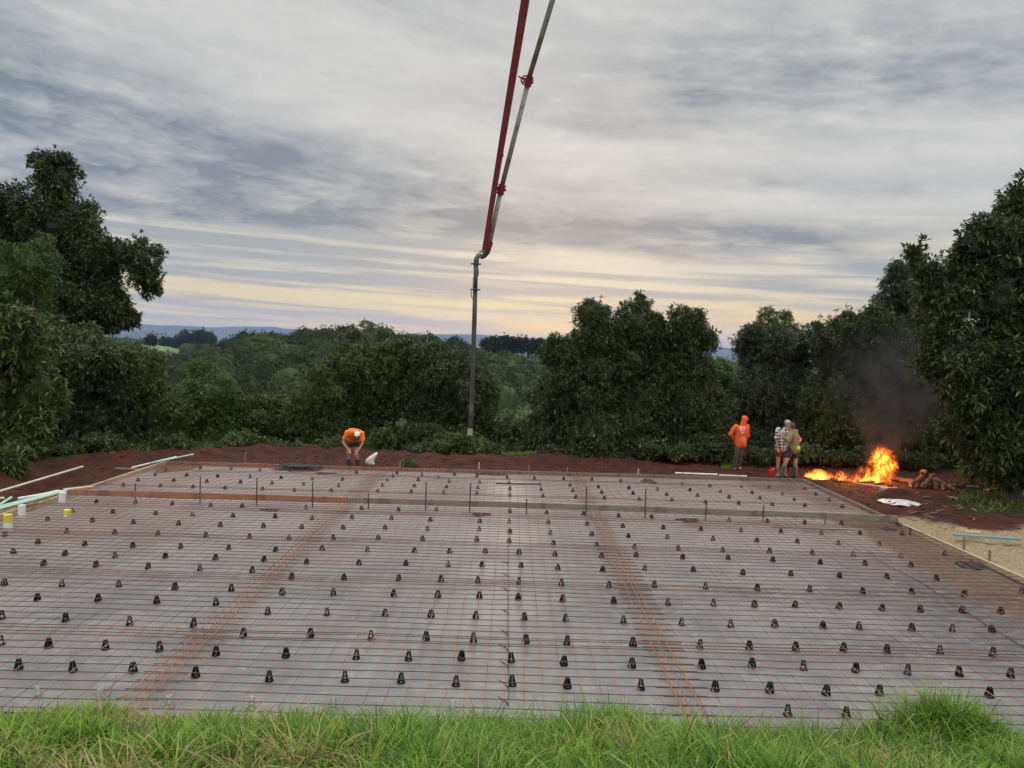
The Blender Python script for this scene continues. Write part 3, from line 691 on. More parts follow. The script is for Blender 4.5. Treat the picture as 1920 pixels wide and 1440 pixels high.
# ------------------------------------------------------------------ pvc risers and pipes
m_pvc = mat('white_pvc', (.66, .65, .60), (.56, .54, .49), 6, .4, dirt=(.30, .22, .16), dscale=7, dthr=(.55, .75))
m_tape = mat('yellow_tape', (.62, .54, .05), (.5, .42, .04), 8, .45)
m_greenp = mat('pale_green_pipe', (.28, .50, .37), (.36, .54, .42), 3, .4)
m_creamp = mat('cream_pipe', (.62, .58, .46), (.5, .46, .36), 3, .45)
def riser(px, py1, py0, rpx, lb, tape=None, tilt=0, group='white pipe risers in the left corner'):
    p = on(px, py1, MZ); Y = p.y; h = at(px, py0, Y).z-MZ; r_ = rpx*Y/F
    rt = empty('pipe_riser', lb, 'pipe', (p.x, p.y, MZ), group=group); rt.rotation_euler.y = tilt
    mb = MB(); mb.tube([(0, 0, -.03), (0, 0, h)], r_, 20, cap=False); mb.tube([(0, 0, h), (0, 0, -.03)], r_*.9, 20, cap=False)
    n = 20; vv = [(rr*math.cos(2*math.pi*k/n), rr*math.sin(2*math.pi*k/n), h) for rr in (r_, r_*.9) for k in range(n)]
    mb.add(vv, [(k, (k+1) % n, n+(k+1) % n, n+k) for k in range(n)]); mb.build('pipe', m_pvc, rt, smooth=False)
    if tape:
        mb = MB(); mb.tube([(0, 0, h*(1-tape)), (0, 0, h+.004)], r_*1.06, 20, cap=True); mb.build('tape_wrap', m_tape, rt)
    else:
        mb = MB(); mb.tube([(0, 0, h-.006), (0, 0, h+.003)], r_*.88, 16, cap=True); mb.build('end_cap', m_pvc, rt)
riser(15, 997, 965, 7.5, 'white pipe riser with yellow taped top at the left edge', .42)
riser(41, 972, 947, 6.5, 'white pipe riser beside the left board, between the two other white ones')
riser(116, 947, 923, 6.2, 'white pipe riser at the left end of the middle board', None, .06)
riser(126, 973, 956, 6.2, 'short riser wholly capped with yellow tape, standing apart on the mesh', .45, .04)
def pipe(pts, r_, m_, lb, grp='loose pipes beside the left board', n=12, name='loose_pipe'):
    rt = empty(name, lb, 'pipe', tuple(pts[0]), group=grp); mb = MB(); L = [Vector(p)-Vector(pts[0]) for p in pts]
    mb.tube(L, r_, n, cap=False); mb.build('pipe', m_, rt, smooth=True)
    mb = MB(); d = (L[-1]-L[-2]).normalized(); mb.tube([L[-1]-d*.14, L[-1]], r_*1.14, n); mb.tube([L[0], L[0]+(L[1]-L[0]).normalized()*.06], r_*1.04, n)
    mb.build('collar', m_, rt, smooth=False); return rt
def pz(px, py, z): return on(px, py, z)
pipe([pz(-60, 943, .12), pz(0, 921, .15), pz(155, 875, .12)], .026, m_creamp, 'long cream pipe lying on the soil at the far left')
pipe([pz(247, 877, .06), pz(300, 864, .07), pz(330, 857, .08)], .024, m_pvc, 'cream pipe with open end leaning on the left board near the back corner')
pipe([pz(283, 868, .09), pz(362, 852, .14)], .022, m_greenp, 'pale green pipe poking past the back left corner')
pipe([pz(-40, 968, .05), pz(0, 954, .06), pz(60, 938, .07), pz(132, 918, .08)], .038, m_greenp, 'thick pale green pipe beside the left board')
pipe([pz(-40, 962, .05), pz(0, 950, .05), pz(70, 932, .05), pz(118, 921, .05)], .030, m_greenp, 'thinner pale green pipe touching the thick one')
pipe([pz(-30, 966, .02), pz(0, 946, .04), pz(21, 933, .06)], .028, m_greenp, 'short pale green pipe end slanting up at the left edge')
pipe([pz(34, 935, .05), pz(70, 929, .06), pz(110, 921, .07)], .03, m_pvc, 'short white pipe behind the green pipes')
pipe([pz(-30, 936, .0), pz(8, 934, .02)], .025, m_creamp, 'cream pipe stub at the left edge of the soil')
beam('timber_batten', pz(-20, 966, .03), pz(70, 942, .04), .07, .035, m_red, 'orange-brown batten lying beside the green pipes', 'timber')
beam('timber_batten', pz(215, 878, -.04), pz(262, 880, -.04), .09, .03, m_grey, 'grey flat batten touching the left board behind the cream pipe', 'timber')
beam('timber_batten', pz(172, 912, .055), pz(120, 918, .055), .14, .03, m_pale, 'pale flat plank on top of the left board joint', 'timber')
pipe([pz(1266, 887, .0), pz(1345, 890, .0)], .028, m_pvc, 'pale pipe behind the back board, left of the two', 'pale pipes behind the back board')
pipe([pz(1348, 891, .0), pz(1400, 893, .0)], .024, m_creamp, 'thinner pale pipe behind the back board, right of the two', 'pale pipes behind the back board')

# ------------------------------------------------------------------ right side: planks, rubbish, logs
m_teal = mat('teal_painted_plank', (.12, .30, .30), (.09, .22, .24), 3, .6, stretch=(1, 10, 10), dirt=(.3, .22, .14), dscale=3, dthr=(.6, .75))
m_wht = mat('white_sheet_plastic', (.62, .60, .60), (.45, .42, .42), 9, .45, dirt=(.22, .11, .08), dscale=5, dthr=(.55, .7))
m_log = mat('log_bark', (.17, .085, .045), (.09, .045, .028), 5, .9, bd=.02, stretch=(1, 5, 5))
m_logend = mat('cut_wood', (.42, .26, .14), (.34, .2, .1), 8, .8)
beam('teal_plank', pz(1788, 1002, .03), pz(1912, 1011, .03), .12, .035, m_teal, 'teal painted plank lying on the sand at right', 'plank')
beam('timber_offcut', pz(1810, 996.5, .02), pz(1839, 998.5, .02), .10, .03, m_pale, 'pale short offcut behind the teal plank', 'plank')
beam('timber_offcut', pz(1600, 905, -.05), pz(1692, 918, -.05), .06, .03, m_pale, 'pale plank on the soil in front of the fire', 'plank')
pp = pipe([pz(1651, 918, -.03), pz(1684, 918.5, -.03)], .07, mat('grey_pipe', (.30, .29, .27), (.24, .22, .2), 5, .5), 'short fat grey pipe on the soil below the fire', None)
beam('timber_offcut', pz(1664, 893, -.04), pz(1692, 899, -.04), .12, .09, m_log, 'brown beam running right from the big flame', 'plank')
beam('timber_offcut', pz(1688, 899, -.04), pz(1712, 901, -.04), .14, .08, m_red, 'red-brown beam end beside the log pile', 'plank')
beam('timber_offcut', pz(1778, 931, -.06), pz(1795, 934, -.06), .05, .02, m_pale, 'small pale sliver on soil right of the logs', 'plank')
beam('timber_offcut', pz(1850, 919, -.02), pz(1886, 914.5, -.02), .16, .03, m_grey, 'grey plank under the big leafed tree', 'plank')
beam('timber_offcut', pz(1812, 911, -.04), pz(1836, 912.5, -.04), .06, .03, m_pale, 'thin pale stick right of the logs', 'plank')
beam('timber_offcut', pz(1900, 912, .0), pz(1918, 911, .0), .18, .06, m_pvc, 'pale block at the right edge under the tree', 'plank')
crumple('plastic_bag', 1685, 943, 36, 6.2, -.12, .05, m_wht, 'flat crumpled white plastic bag on the red soil', 11, 'plastic bag')
def log(pa, pb, r_, lb, i):
    pa = Vector(pa); pb = Vector(pb); rn = random.Random(i); n = 9; L = (pb-pa)
    rt = empty('log', lb, 'log', tuple(pa), group='logs in the pile right of the fire')
    pts = []; rs_ = []
    for k in range(n):
        f = k/(n-1); pts.append(L*f+Vector((rn.gauss(0, .012), rn.gauss(0, .012), rn.gauss(0, .012)))); rs_.append(r_*(1+rn.uniform(-.14, .14)))
    mb = MB(); mb.tube(pts, rs_, 10, cap=False); mb.build('bark', m_log, rt, smooth=True)
    d = L.normalized()
    for e, s_ in ((pts[0], -1), (pts[-1], 1)): mb = MB(); mb.tube([e, e+d*s_*.006], r_*.96, 10); mb.build('cut_end', m_logend, rt)
LG = [((1706, 909, -.05), (1731, 893, .18), .065, 'thick log leaning up rightwards at the left of the pile'), ((1716, 912, -.08), (1731, 897, .1), .05, 'thinner log lying under the leaning one at the left'),
      ((1727, 883, .30), (1729, 893, .1), .045, 'short upright log end at the top of the pile'), ((1733, 884, .28), (1740, 893, .1), .07, 'fat stump end at the top of the pile'),
      ((1732, 910, -.04), (1749, 890, .22), .06, 'forked log leaning up in the middle of the pile'), ((1745, 903, .0), (1757, 912, -.06), .07, 'log with a pale cut end facing the slab'),
      ((1746, 896, .06), (1768, 907, .0), .08, 'thick dark log slanting down to the right'), ((1766, 905, .0), (1768, 916, -.08), .05, 'crooked branch at the right foot of the pile'),
      ((1729, 911, -.05), (1730, 896, .1), .04, 'thin upright branch in the middle of the pile'), ((1782, 911, -.06), (1812, 909, -.05), .07, 'long log lying flat right of the pile'),
      ((1766, 908, -.02), (1790, 917, -.08), .04, 'thin branch lying from the pile towards the slab'), ((1780, 904, .0), (1830, 906, -.04), .03, 'thin straight branch behind the flat log')]
for i, (a, b_, r_, lb) in enumerate(LG): log(on(*a), on(*b_), r_, lb, i)
rn = random.Random(8)
m_chip = mat('wood_chips', (.26, .17, .11), (.14, .075, .05), 5, .9)
for i in range(46):     # splinters around the pile
    px = rn.choice([rn.uniform(1690, 1860), rn.uniform(1700, 1800), rn.uniform(1560, 1900)]); py = rn.uniform(893, 990)
    if px < 1500+(py-898)*2.3+20: continue
    p = on(px, py, -.1); p.z = HZ(p.x, p.y)+.015; a = rn.uniform(0, 3.1); L = rn.uniform(.05, .28)
    beam('wood_splinter', p, p+Vector((math.cos(a)*L, math.sin(a)*L, rn.uniform(0, .03))), rn.uniform(.015, .04), .012, m_chip, 'brown wood splinter scattered on the red soil near the log pile', 'splinter', 'wood splinters on the soil', bevel=0)
# red soil clods round the boards
m_clod = mat('soil_clod', (.105, .028, .016), (.05, .015, .01), 20, .95, bd=.01)
cl_m = []
for k in range(4):
    mb = MB(); mb.ell((0, 0, 0), (1, .8, .6), nu=8, nv=6)
    for i, v_ in enumerate(mb.V): d = 1+.45*(mnoise.noise(Vector(v_)*1.7+Vector((k*9, 0, 0)))); mb.V[i] = tuple(c_*d for c_ in v_)
    me = mb.mesh('clod'); cl_m.append((np.array([v_.co[:] for v_ in me.vertices]), np.array([tuple(p.vertices) for p in me.polygons])))
cv = []; cq = []; off = 0; rn = np.random.default_rng(5)
for i in range(5200):
    s_ = rn.random()
    if s_ < .42: x_, y_ = rn.uniform(-11.5, 11), rn.uniform(22.5, 25.6)
    elif s_ < .62: x_, y_ = rn.uniform(-12.9, -9.9), rn.uniform(12, 25)
    else: x_, y_ = rn.uniform(8.4, 16), rn.uniform(14, 25.5)
    if poly_sd(np.array([x_]), np.array([y_]), SLAB)[0] < .08: continue
    if poly_sd(np.array([x_]), np.array([y_]), sand_p)[0] < 0: continue
    V, q = cl_m[i % 4]; r_ = .012+.045*rn.random()**4; cv.append(V*r_+np.array([x_, y_, HZ(x_, y_)+r_*.2])); cq.append(q+off); off += len(V)
tag(link('soil_clods', fast_mesh('soil_clods', np.concatenate(cv), [np.concatenate(cq)], smooth=True), m_clod), 'loose clods of red soil round the slab', 'soil', kind='stuff')

# white sack, jerry can
p = on(694, 875, -.12); rt = empty('sack', 'white sack propped upright behind the back board beside the bending man', 'sack', (p.x, p.y+.12, -.13))
sp = p.y/F; mb = MB()
out = [(-9, 0), (-13, 9), (-9, 15), (-3, 20), (4, 24), (10, 29), (14, 28), (13, 23), (9, 15), (5, 8), (11, 0)]
pts = [Vector((a*sp, 0, h_*sp)) for a, h_ in out]; ctr = Vector((0, 0, 12*sp)); n = len(pts)
vv = []
for dpt, sc_ in ((-.07, .8), (-.11, .5), (0, 1), (.07, .8), (.11, .45)):
    for q_ in pts: vv.append(ctr+(q_-ctr)*sc_+Vector((0, dpt, 0)))
o4 = [1, 0, 2, 3, 4]; q = []
for a, b_ in zip(o4[:-1], o4[1:]): q += [(a*n+k, a*n+(k+1) % n, b_*n+(k+1) % n, b_*n+k) for k in range(n)]
mb.add(vv, q); mb.V += [tuple(ctr+Vector((0, -.12, 0))), tuple(ctr+Vector((0, .12, 0)))]
mb.T += [(len(vv), n+(k+1) % n, n+k) for k in range(n)]+[(len(vv)+1, 4*n+k, 4*n+(k+1) % n) for k in range(n)]
o = mb.build('bag', mat('sack_white', (.74, .72, .64), (.6, .58, .5), 7, .6, bd=.02), rt, smooth=True)
sb = o.modifiers.new('s', 'SUBSURF'); sb.levels = sb.render_levels = 2
p = on(1446, 893, -.12); rt = empty('jerry_can', 'red plastic fuel can on the soil left of the two embracing men', 'fuel can', (p.x, p.y, -.13))
m_can = mat('red_plastic', (.55, .018, .014), (.4, .012, .012), 6, .4)
mb = MB(); mb.frustum((0, 0, 0), (0, 0, .19), (.085, .06), (.085, .06)); mb.frustum((0, 0, .19), (0, 0, .235), (.085, .06), (.05, .04)); mb.build('body', m_can, rt, bevel=.012)
mb = MB(); mb.tube([(-.05, 0, .215), (-.045, 0, .27), (.03, 0, .275), (.045, 0, .225)], .012, 8); mb.build('handle', m_can, rt, smooth=True)
mb = MB(); mb.tube([(.055, 0, .22), (.06, 0, .26)], .02, 10); mb.build('spout_cap', m_pvc, rt)

# ------------------------------------------------------------------ concrete pump boom
YT, YTOP = 20.6, 18.2
m_boom = mat('red_boom_paint', (.20, .020, .035), (.15, .016, .028), 2, .45, stretch=(1, 4, 4), dirt=(.16, .035, .03), dscale=3)
m_pipeg = mat('grey_delivery_pipe', (.30, .28, .245), (.22, .20, .175), 4, .55, dirt=(.16, .13, .10), dscale=4)
m_steel = mat('dark_steel', (.09, .085, .085), (.05, .045, .045), 6, .5, metal=.4)
m_hose = mat('rubber_hose', (.045, .042, .032), (.028, .026, .02), 5, .65, stretch=(3, 3, .4), dirt=(.09, .085, .065), dscale=2, dthr=(.5, .75))
m_yel = mat('yellow_label', (.55, .42, .05), rough=.5)
m_clamp = mat('red_clamp', (.26, .018, .025), (.15, .012, .015), 8, .45)
def bY(py): return YT+(YTOP-YT)*(475-py)/475
tipc = at(906, 474, YT)
rt = empty('concrete_pump_boom', 'red concrete pump boom with grey pipe hanging a hose over the slab', 'pump boom', tuple(tipc))
def bl(px, py, dY=0): return at(px, py, bY(py)+dY)-tipc
# arm
A0 = bl(908, 470); A1 = bl(985, 0); A2 = A1+(A1-A0)*1.15
mb = MB(); X = (A1-A0).normalized(); Yv = Vector((0, 1, 0)); Zs = X.cross(Yv).normalized(); Yv = Zs.cross(X).normalized()
vv = []
for P_, w_, d_ in ((A0, .062, .05), (A1, .098, .085), (A2, .13, .11)):
    for a, c_ in ((-1, -1), (1, -1), (1, 1), (-1, 1)): vv.append(P_+Zs*a*w_+Yv*c_*d_)
mb.add(vv, [(0, 1, 5, 4), (1, 2, 6, 5), (2, 3, 7, 6), (3, 0, 4, 7), (4, 5, 9, 8), (5, 6, 10, 9), (6, 7, 11, 10), (7, 4, 8, 11), (3, 2, 1, 0), (8, 9, 10, 11)])
arm = mb.build('boom_arm', m_boom, rt, bevel=.018)
mb = MB()     # edge flange along the arm
vv = []
for P_, w_, d_ in ((A0, .062, .05), (A1, .098, .085), (A2, .13, .11)):
    for a, c_ in ((-1, -1.1), (1, -1.1), (1, -.98), (-1, -.98)): vv.append(P_+Zs*(-w_*.82+a*.014)+Yv*c_*d_)
mb.add(vv, [(0, 1, 5, 4), (1, 2, 6, 5), (2, 3, 7, 6), (3, 0, 4, 7), (4, 5, 9, 8), (5, 6, 10, 9), (6, 7, 11, 10), (7, 4, 8, 11), (3, 2, 1, 0), (8, 9, 10, 11)])
mb.build('edge_rib', m_boom, arm)
lab = bl(927, 336, -.085); mb = MB(); mb.box(lab, (.035, .006, .10), Matrix((Zs, Yv, X)).transposed()); mb.build('warning_label', m_yel, arm)
for (px, py) in ((942, 291), (925, 346)):
    mb = MB(); c_ = bl(px, py, -.06); mb.ell(c_, (.035, .035, .05)); mb.build('bolt_boss', m_clamp, arm, smooth=True)
# pipe
P0 = bl(918, 456); P1 = bl(938, 362); P2 = bl(941, 350); P3 = bl(989, 160); P4 = bl(992, 146); P5 = bl(1036, 0); P6 = P5+(P5-P4)*3.4
mb = MB(); mb.tube([P0, P1], .060, 16); mb.tube([P2, P3], .062, 16); mb.tube([P4, P5, P6], [.062, .064, .066], 16); mb.build('delivery_pipe', m_pipeg, rt, smooth=True)
def coupling(cpx, cpy, wpx, lenv, m_, nm='pipe_coupling'):
    c_ = bl(cpx, cpy); d = (P3-P2).normalized(); mb = MB()
    mb.tube([c_-d*lenv, c_-d*lenv*.72], wpx*1.25, 14); mb.tube([c_-d*lenv*.72, c_+d*lenv*.72], wpx, 14); mb.tube([c_+d*lenv*.72, c_+d*lenv], wpx*1.25, 14)
    mb.box(c_+Zs*wpx*1.25, (.03, .03, .05)); mb.box(c_-Zs*wpx*1.2, (.025, .03, .03)); mb.tube([c_+Zs*wpx-d*.04, c_+Zs*wpx*1.7-d*.04], .014, 8)
    return mb.build(nm, m_, rt, smooth=False)
k1 = coupling(940, 355, .085, .12, m_clamp); k2 = coupling(991, 152, .080, .12, m_clamp)
mb = MB(); a_ = bl(972, 143, 0); b_ = bl(983, 149, 0); mb.tube([a_, b_], .022, 8); c_ = bl(988, 151, 0)
mb.tube([c_+Zs*.14*math.cos(t)+X*.11*math.sin(t) for t in np.linspace(0, 2*math.pi, 15)], .02, 8, cap=False); mb.build('pipe_bracket', m_clamp, rt, smooth=True)
mb = MB(); a_ = bl(931, 350, 0); mb.tube([a_, bl(938, 355)], .03, 8); mb.build('pipe_bracket', m_clamp, rt, smooth=True)
# tip elbows
mb = MB(); E = [bl(918, 455), bl(917, 463), bl(914, 473), bl(908, 480), bl(901, 482, -.02)]; mb.tube(E, .066, 14); mb.build('lower_elbow', m_steel, rt, smooth=True)
mb = MB(); mb.tube([bl(919, 453), bl(917.5, 459)], .085, 14); mb.tube([bl(917.5, 459), bl(916.5, 464)], .076, 14); mb.build('elbow_clamp', m_clamp, rt)
mb = MB(); E = [bl(903, 481, -.02), bl(897, 478, -.02), bl(893.5, 485), bl(892.5, 494)]; mb.tube(E, [.062, .075, .07, .066], 14); mb.build('upper_elbow', m_pipeg, rt, smooth=True)
mb = MB(); mb.box(bl(906, 472), (.10, .09, .012), Matrix((Zs, Yv, X)).transposed()); mb.build('end_plate', m_steel, rt)
def hy(px, py): return at(px, py, YT)-tipc
H = [(892.5, 494), (892, 520), (891, 545), (889.5, 600), (887, 680), (884, 760), (881, 815)]
hp = [hy(a, b_) for a, b_ in H]
mb = MB(); mb.tube(hp[:3], [.068, .058, .056], 14); mb.build('steel_reducer', m_steel, rt, smooth=True)
mb = MB(); mb.tube(hp[2:], [.058, .062, .064, .064, .066], 16); mb.build('rubber_hose', m_hose, rt, smooth=True)
mb = MB(); mb.tube([hy(881.6, 803), hy(880.9, 816)], .070, 16); mb.build('hose_end', mat('hose_tip', (.30, .27, .22), (.2, .18, .15), 5, .7), rt, smooth=False)
for px, py in ((892.5, 495), (891.3, 543)):
    mb = MB(); c_ = hy(px, py); mb.tube([c_-Vector((0, 0, .018)), c_+Vector((0, 0, .018))], .095, 12); mb.box(c_+Vector((.11, 0, 0)), (.025, .03, .016)); mb.box(c_-Vector((.11, 0, 0)), (.03, .03, .016)); mb.build('hose_clamp', m_steel, rt)
mb = MB(); pts = [hy(884.5, 545), hy(883, 553), hy(886, 560), hy(889, 556)]; mb.tube(pts, .012, 6); mb.build('safety_hook', m_steel, rt, smooth=True)
mb = MB(); mb.tube([hy(886.8, 520), hy(886.6, 540)], .007, 6); mb.tube([hy(897, 505), hy(896.5, 518)], .012, 6); mb.build('safety_cable', m_steel, rt)

# ------------------------------------------------------------------ foliage
def leaf_mat(name, c1, c2, c3, rough=.45, trans=.18, spec=.26, nscale=.9):
    m = bpy.data.materials.new(name); m.use_nodes = True; nt = m.node_tree; b = nt.nodes['Principled BSDF']
    p = geopos(nt); n = noise(p, nscale, 4, .6); t = attr(nt, 'tint')
    c = mixc(nt, (t*.75+n*.5-.12).smooth(.15, .85), c1, c2); c = mixc(nt, t.smooth(.90, .97), c, c3)
    setin(nt, b, 'Base Color', c); b.inputs['Roughness'].default_value = rough; b.inputs['Specular IOR Level'].default_value = spec
    tr = nt.nodes.new('ShaderNodeBsdfTranslucent'); nt.links.new(c.k, tr.inputs[0])
    mx = nt.nodes.new('ShaderNodeMixShader'); mx.inputs[0].default_value = trans
    nt.links.new(b.outputs[0], mx.inputs[1]); nt.links.new(tr.outputs[0], mx.inputs[2])
    nt.links.new(mx.outputs[0], nt.nodes['Material Output'].inputs[0]); return m
M_LEAF = {'dark': leaf_mat('leaves_dark', (.024, .037, .013), (.088, .120, .042), (.22, .25, .12)),
          'mid': leaf_mat('leaves_mid', (.036, .054, .015), (.110, .145, .040), (.23, .26, .10)),
          'light': leaf_mat('leaves_light', (.045, .075, .018), (.11, .165, .040), (.22, .24, .07)),
          'blue': leaf_mat('leaves_bluegreen', (.027, .040, .022), (.086, .112, .058), (.18, .21, .12)),
          'far': leaf_mat('leaves_far', (.015, .026, .010), (.058, .076, .028), (.095, .108, .045), rough=.8, spec=.1, nscale=.05)}
m_bark = mat('bark', (.10, .075, .055), (.05, .04, .03), 6, .9, bd=.02, stretch=(4, 4, 1))
rg = np.random.default_rng(11)
def rnd_dirs(n, up=0.0):
    d = rg.normal(size=(n, 3)); d /= np.linalg.norm(d, axis=1, keepdims=True)
    d[:, 2] += up; return d/np.linalg.norm(d, axis=1, keepdims=True)
def leaves(pos, axis, per, ln, wd, droop=.35, spread=.9):
    """rosettes of lens-shaped leaves; returns V, T, tint"""
    n = len(pos)*per
    P = np.repeat(pos, per, 0); A = np.repeat(axis, per, 0)
    d = A*.55+rnd_dirs(n)*spread; d[:, 2] -= droop*rg.random(n); d /= np.linalg.norm(d, axis=1, keepdims=True)
    P = P+rnd_dirs(n)*ln*.25
    L = ln*(.65+.6*rg.random(n))[:, None]; W = L*wd/ln*.5*(.8+.4*rg.random(n))[:, None]
    s_ = np.cross(d, rnd_dirs(n)*.6+np.array([0, 0, 1.])); s_ /= np.linalg.norm(s_, axis=1, keepdims=True)+1e-9
    nrm = np.cross(s_, d)
    base = P; mid = P+d*L*.5+nrm*L*.03; tip = P+d*L-nrm*L*.10-np.array([0, 0, 1.])*L*.12
    V = np.stack([base, mid+s_*W-nrm*W*.3, tip, mid-s_*W-nrm*W*.3], 1).reshape(-1, 3)
    b_ = (np.arange(n)*4)[:, None]
    T = np.concatenate([b_+np.array([[0, 1, 2]]), b_+np.array([[0, 2, 3]])])
    tn = np.repeat(np.clip(rg.random(n)*.8+np.repeat(rg.random(len(pos)), per)*.25, 0, 1), 4)
    return V, T, tn
def ico(sub=2):
    bm = bmesh.new(); bmesh.ops.create_icosphere(bm, subdivisions=sub, radius=1); V = np.array([v.co[:] for v in bm.verts]); T = np.array([[v.index for v in f.verts] for f in bm.faces]); bm.free(); return V, T
ICO2 = ico(2); ICO3 = ico(3); ICO1 = ico(1)
def crown(lobes, ln, wd, dens=1.0, per=7, sub=.5, core=.60, droop=.35, seed=0, lump=6, name='crown'):
    """lobes: list of (center, (rx,ry,rz)) -> one crown mesh made of leaves round ragged lobes"""
    global rg; rg = np.random.default_rng(100+seed)
    L = []
    for c, r in lobes:
        c = np.array(c); r = np.array(r); L.append((c, r*.94, 1.0))
        for k in range(lump):
            d = rnd_dirs(1, .25)[0]; q = rg.uniform(.22, .42); L.append((c+d*r*rg.uniform(.78, .98), r*q, 1.25))
    Vs = []; Ts = []; tn = []; off = 0
    for c, r, dm in L:
        area = 4*math.pi*((r[0]*r[1])**1.6/3+(r[0]*r[2])**1.6/3+(r[1]*r[2])**1.6/3)**(1/1.6)
        n = int(area/(ln*wd*.55)*1.25*dens*dm/per)+3
        d = rnd_dirs(n, .12)
        f = 1-.40*rg.random(n)**1.5
        bmp = vnoise(d[:, 0]*2.6+c[0], d[:, 1]*2.6+c[1], d[:, 2]*2.6+c[2], seed); hole = vnoise(d[:, 0]*4.5+c[2], d[:, 1]*4.5, d[:, 2]*4.5+c[0], seed+3)
        f = f*(.80+.32*bmp); keep = hole > .22; keep = keep if keep.mean() > .55 else keep | True; d = d[keep]; f = f[keep]
        pos = c+d*r*f[:, None]; ax = d*.8+np.array([0, 0, .35]); ax /= np.linalg.norm(ax, axis=1, keepdims=True)
        # little sprays sticking out
        V, T, t = leaves(pos, ax, per, ln, wd, droop); Vs.append(V); Ts.append(T+off); tn.append(t); off += len(V)
        m_ = max(1, n//22); j = rg.integers(0, len(pos), m_); pj = pos[j]+(ax[j]+np.array([0, 0, .5]))*ln*rg.uniform(.3, 1.3, (m_, 1))
        V, T, t = leaves(pj, ax[j]+np.array([0, 0, .6]), per+2, ln*1.1, wd, .15, .7); Vs.append(V); Ts.append(T+off); tn.append(t); off += len(V)
    for c, r in lobes:  # solid inner core, tinted dark to stand for shade between the leaves
        V, T = ICO3; k = .80+.40*vnoise(V[:, 0]*3+c[0], V[:, 1]*3+c[1], V[:, 2]*3, seed+7)
        Vs.append(np.array(c)+V*np.array(r)*core*k[:, None]); Ts.append(T+off); tn.append(np.full(len(V), .1)); off += len(V)
    return fast_mesh(name, np.concatenate(Vs), [np.concatenate(Ts)], {'tint': np.concatenate(tn)})
def limbs(base, targets, r0, seed=0, name='trunk'):
    rn = random.Random(seed); mb = MB(); top = max(t[2] for t in targets); b = Vector(base)
    ctr = Vector((sum(t[0] for t in targets)/len(targets), sum(t[1] for t in targets)/len(targets), 0))
    fork = b.lerp(Vector((ctr.x, ctr.y, top)), .35); fork.z = b.z+(top-b.z)*.30
    mb.tube([b-Vector((0, 0, .3)), b.lerp(fork, .3)+Vector((rn.uniform(-.1, .1), 0, 0)), fork], [r0*1.25, r0*.95, r0*.75], 9)
    for t in targets:
        t = Vector(t); m1 = fork.lerp(t, .5)+Vector((rn.uniform(-.2, .2), rn.uniform(-.2, .2), -.2)); mb.tube([fork, m1, t], [r0*.55, r0*.34, r0*.1], 7)
        for k in range(3):
            e = t+Vector((rn.uniform(-1, 1), rn.uniform(-1, 1), rn.uniform(.1, .9)))*.4; mb.tube([m1.lerp(t, .5), e], [r0*.2, r0*.05], 5)
    return mb.mesh(name, True)
tree_n = 0
def tree(name, label, Y, lobes, leaf='dark', ln=.19, wd=.055, dens=1.0, depth=.85, cat='tree', group='trees behind the slab', r0=.16, lump=6, droop=.35, per=7, core=.60, zb=None, tx=None):
    """lobes (px, py, rx, ry[, dY]) measured in the photograph, set at distance Y"""
    global tree_n; tree_n += 1; s_ = Y/F; LB = []
    if Y > 22 and ln > .14: ln *= .74; wd *= .78
    for i, l in enumerate(lobes):
        dY = l[4] if len(l) > 4 else ((i*37) % 5-2)*.18*l[2]*s_
        c = at(l[0], l[1], Y+dY); k = (Y+dY)/F
        LB.append((c, (l[2]*k, max(l[2], l[3]*.7)*k*depth, l[3]*k)))
    bx = LB[0][0].x*.6+sum(c.x for c, r in LB)/len(LB)*.4; by = Y+.15
    if tx: bx = at(tx, 850, by).x
    z0 = HZ(bx, by) if zb is None else zb
    rt = empty(name, label, cat, (bx, by, z0), group=group); o = Vector((bx, by, z0))
    me = crown([(tuple(c-o), r) for c, r in LB], ln, wd, dens, per, seed=tree_n, lump=lump, droop=droop, core=core)
    link('crown', me, M_LEAF[leaf], rt)
    tg = [tuple(c-o) for c, r in sorted(LB, key=lambda q: -q[1][0]*q[1][2])[:5]]
    link('trunk', limbs((0, 0, 0), tg, r0, tree_n), m_bark, rt); return rt
T = tree
T('vine_covered_tree', 'tallest dark vine-clad tree at far left with a drooping side branch', 34, [(108, 340, 42, 42), (120, 420, 68, 70), (142, 520, 82, 90), (175, 480, 48, 66), (205, 560, 42, 60), (90, 580, 100, 90), (22, 395, 46, 50), (10, 470, 60, 70), (185, 580, 55, 60), (262, 492, 38, 40, 0), (280, 530, 26, 30, 0), (222, 478, 28, 32, 0), (236, 600, 22, 22, 0), (100, 305, 36, 16)], 'dark', .24, .09, 1.0, lump=8, r0=.3)
T('feathery_tree', 'soft light green fine-leaved tree in front of the tall vine-clad tree', 28, [(68, 500, 42, 55), (14, 520, 42, 50), (40, 570, 60, 55), (8, 475, 22, 26)], 'light', .10, .03, .8, lump=7, per=8)
T('orchard_tree', 'large-leaved dark tree at the left edge above the long cream pipe', 20.5, [(15, 640, 75, 70), (-40, 740, 90, 95), (55, 740, 70, 75), (20, 830, 60, 60), (-60, 840, 90, 80)], 'mid', .22, .065)
T('orchard_tree', 'broad glossy tree second from the left edge, below the tall vine-clad tree', 24, [(150, 680, 78, 62), (100, 640, 50, 45), (160, 770, 95, 80), (110, 830, 60, 50), (215, 700, 40, 45)], 'dark', .20, .06)
T('orchard_tree', 'dark rounded tree left of the valley view, above the back left corner of the slab', 26, [(255, 712, 58, 62), (285, 770, 62, 62), (240, 810, 70, 50), (300, 830, 50, 36)], 'mid', .19, .055)
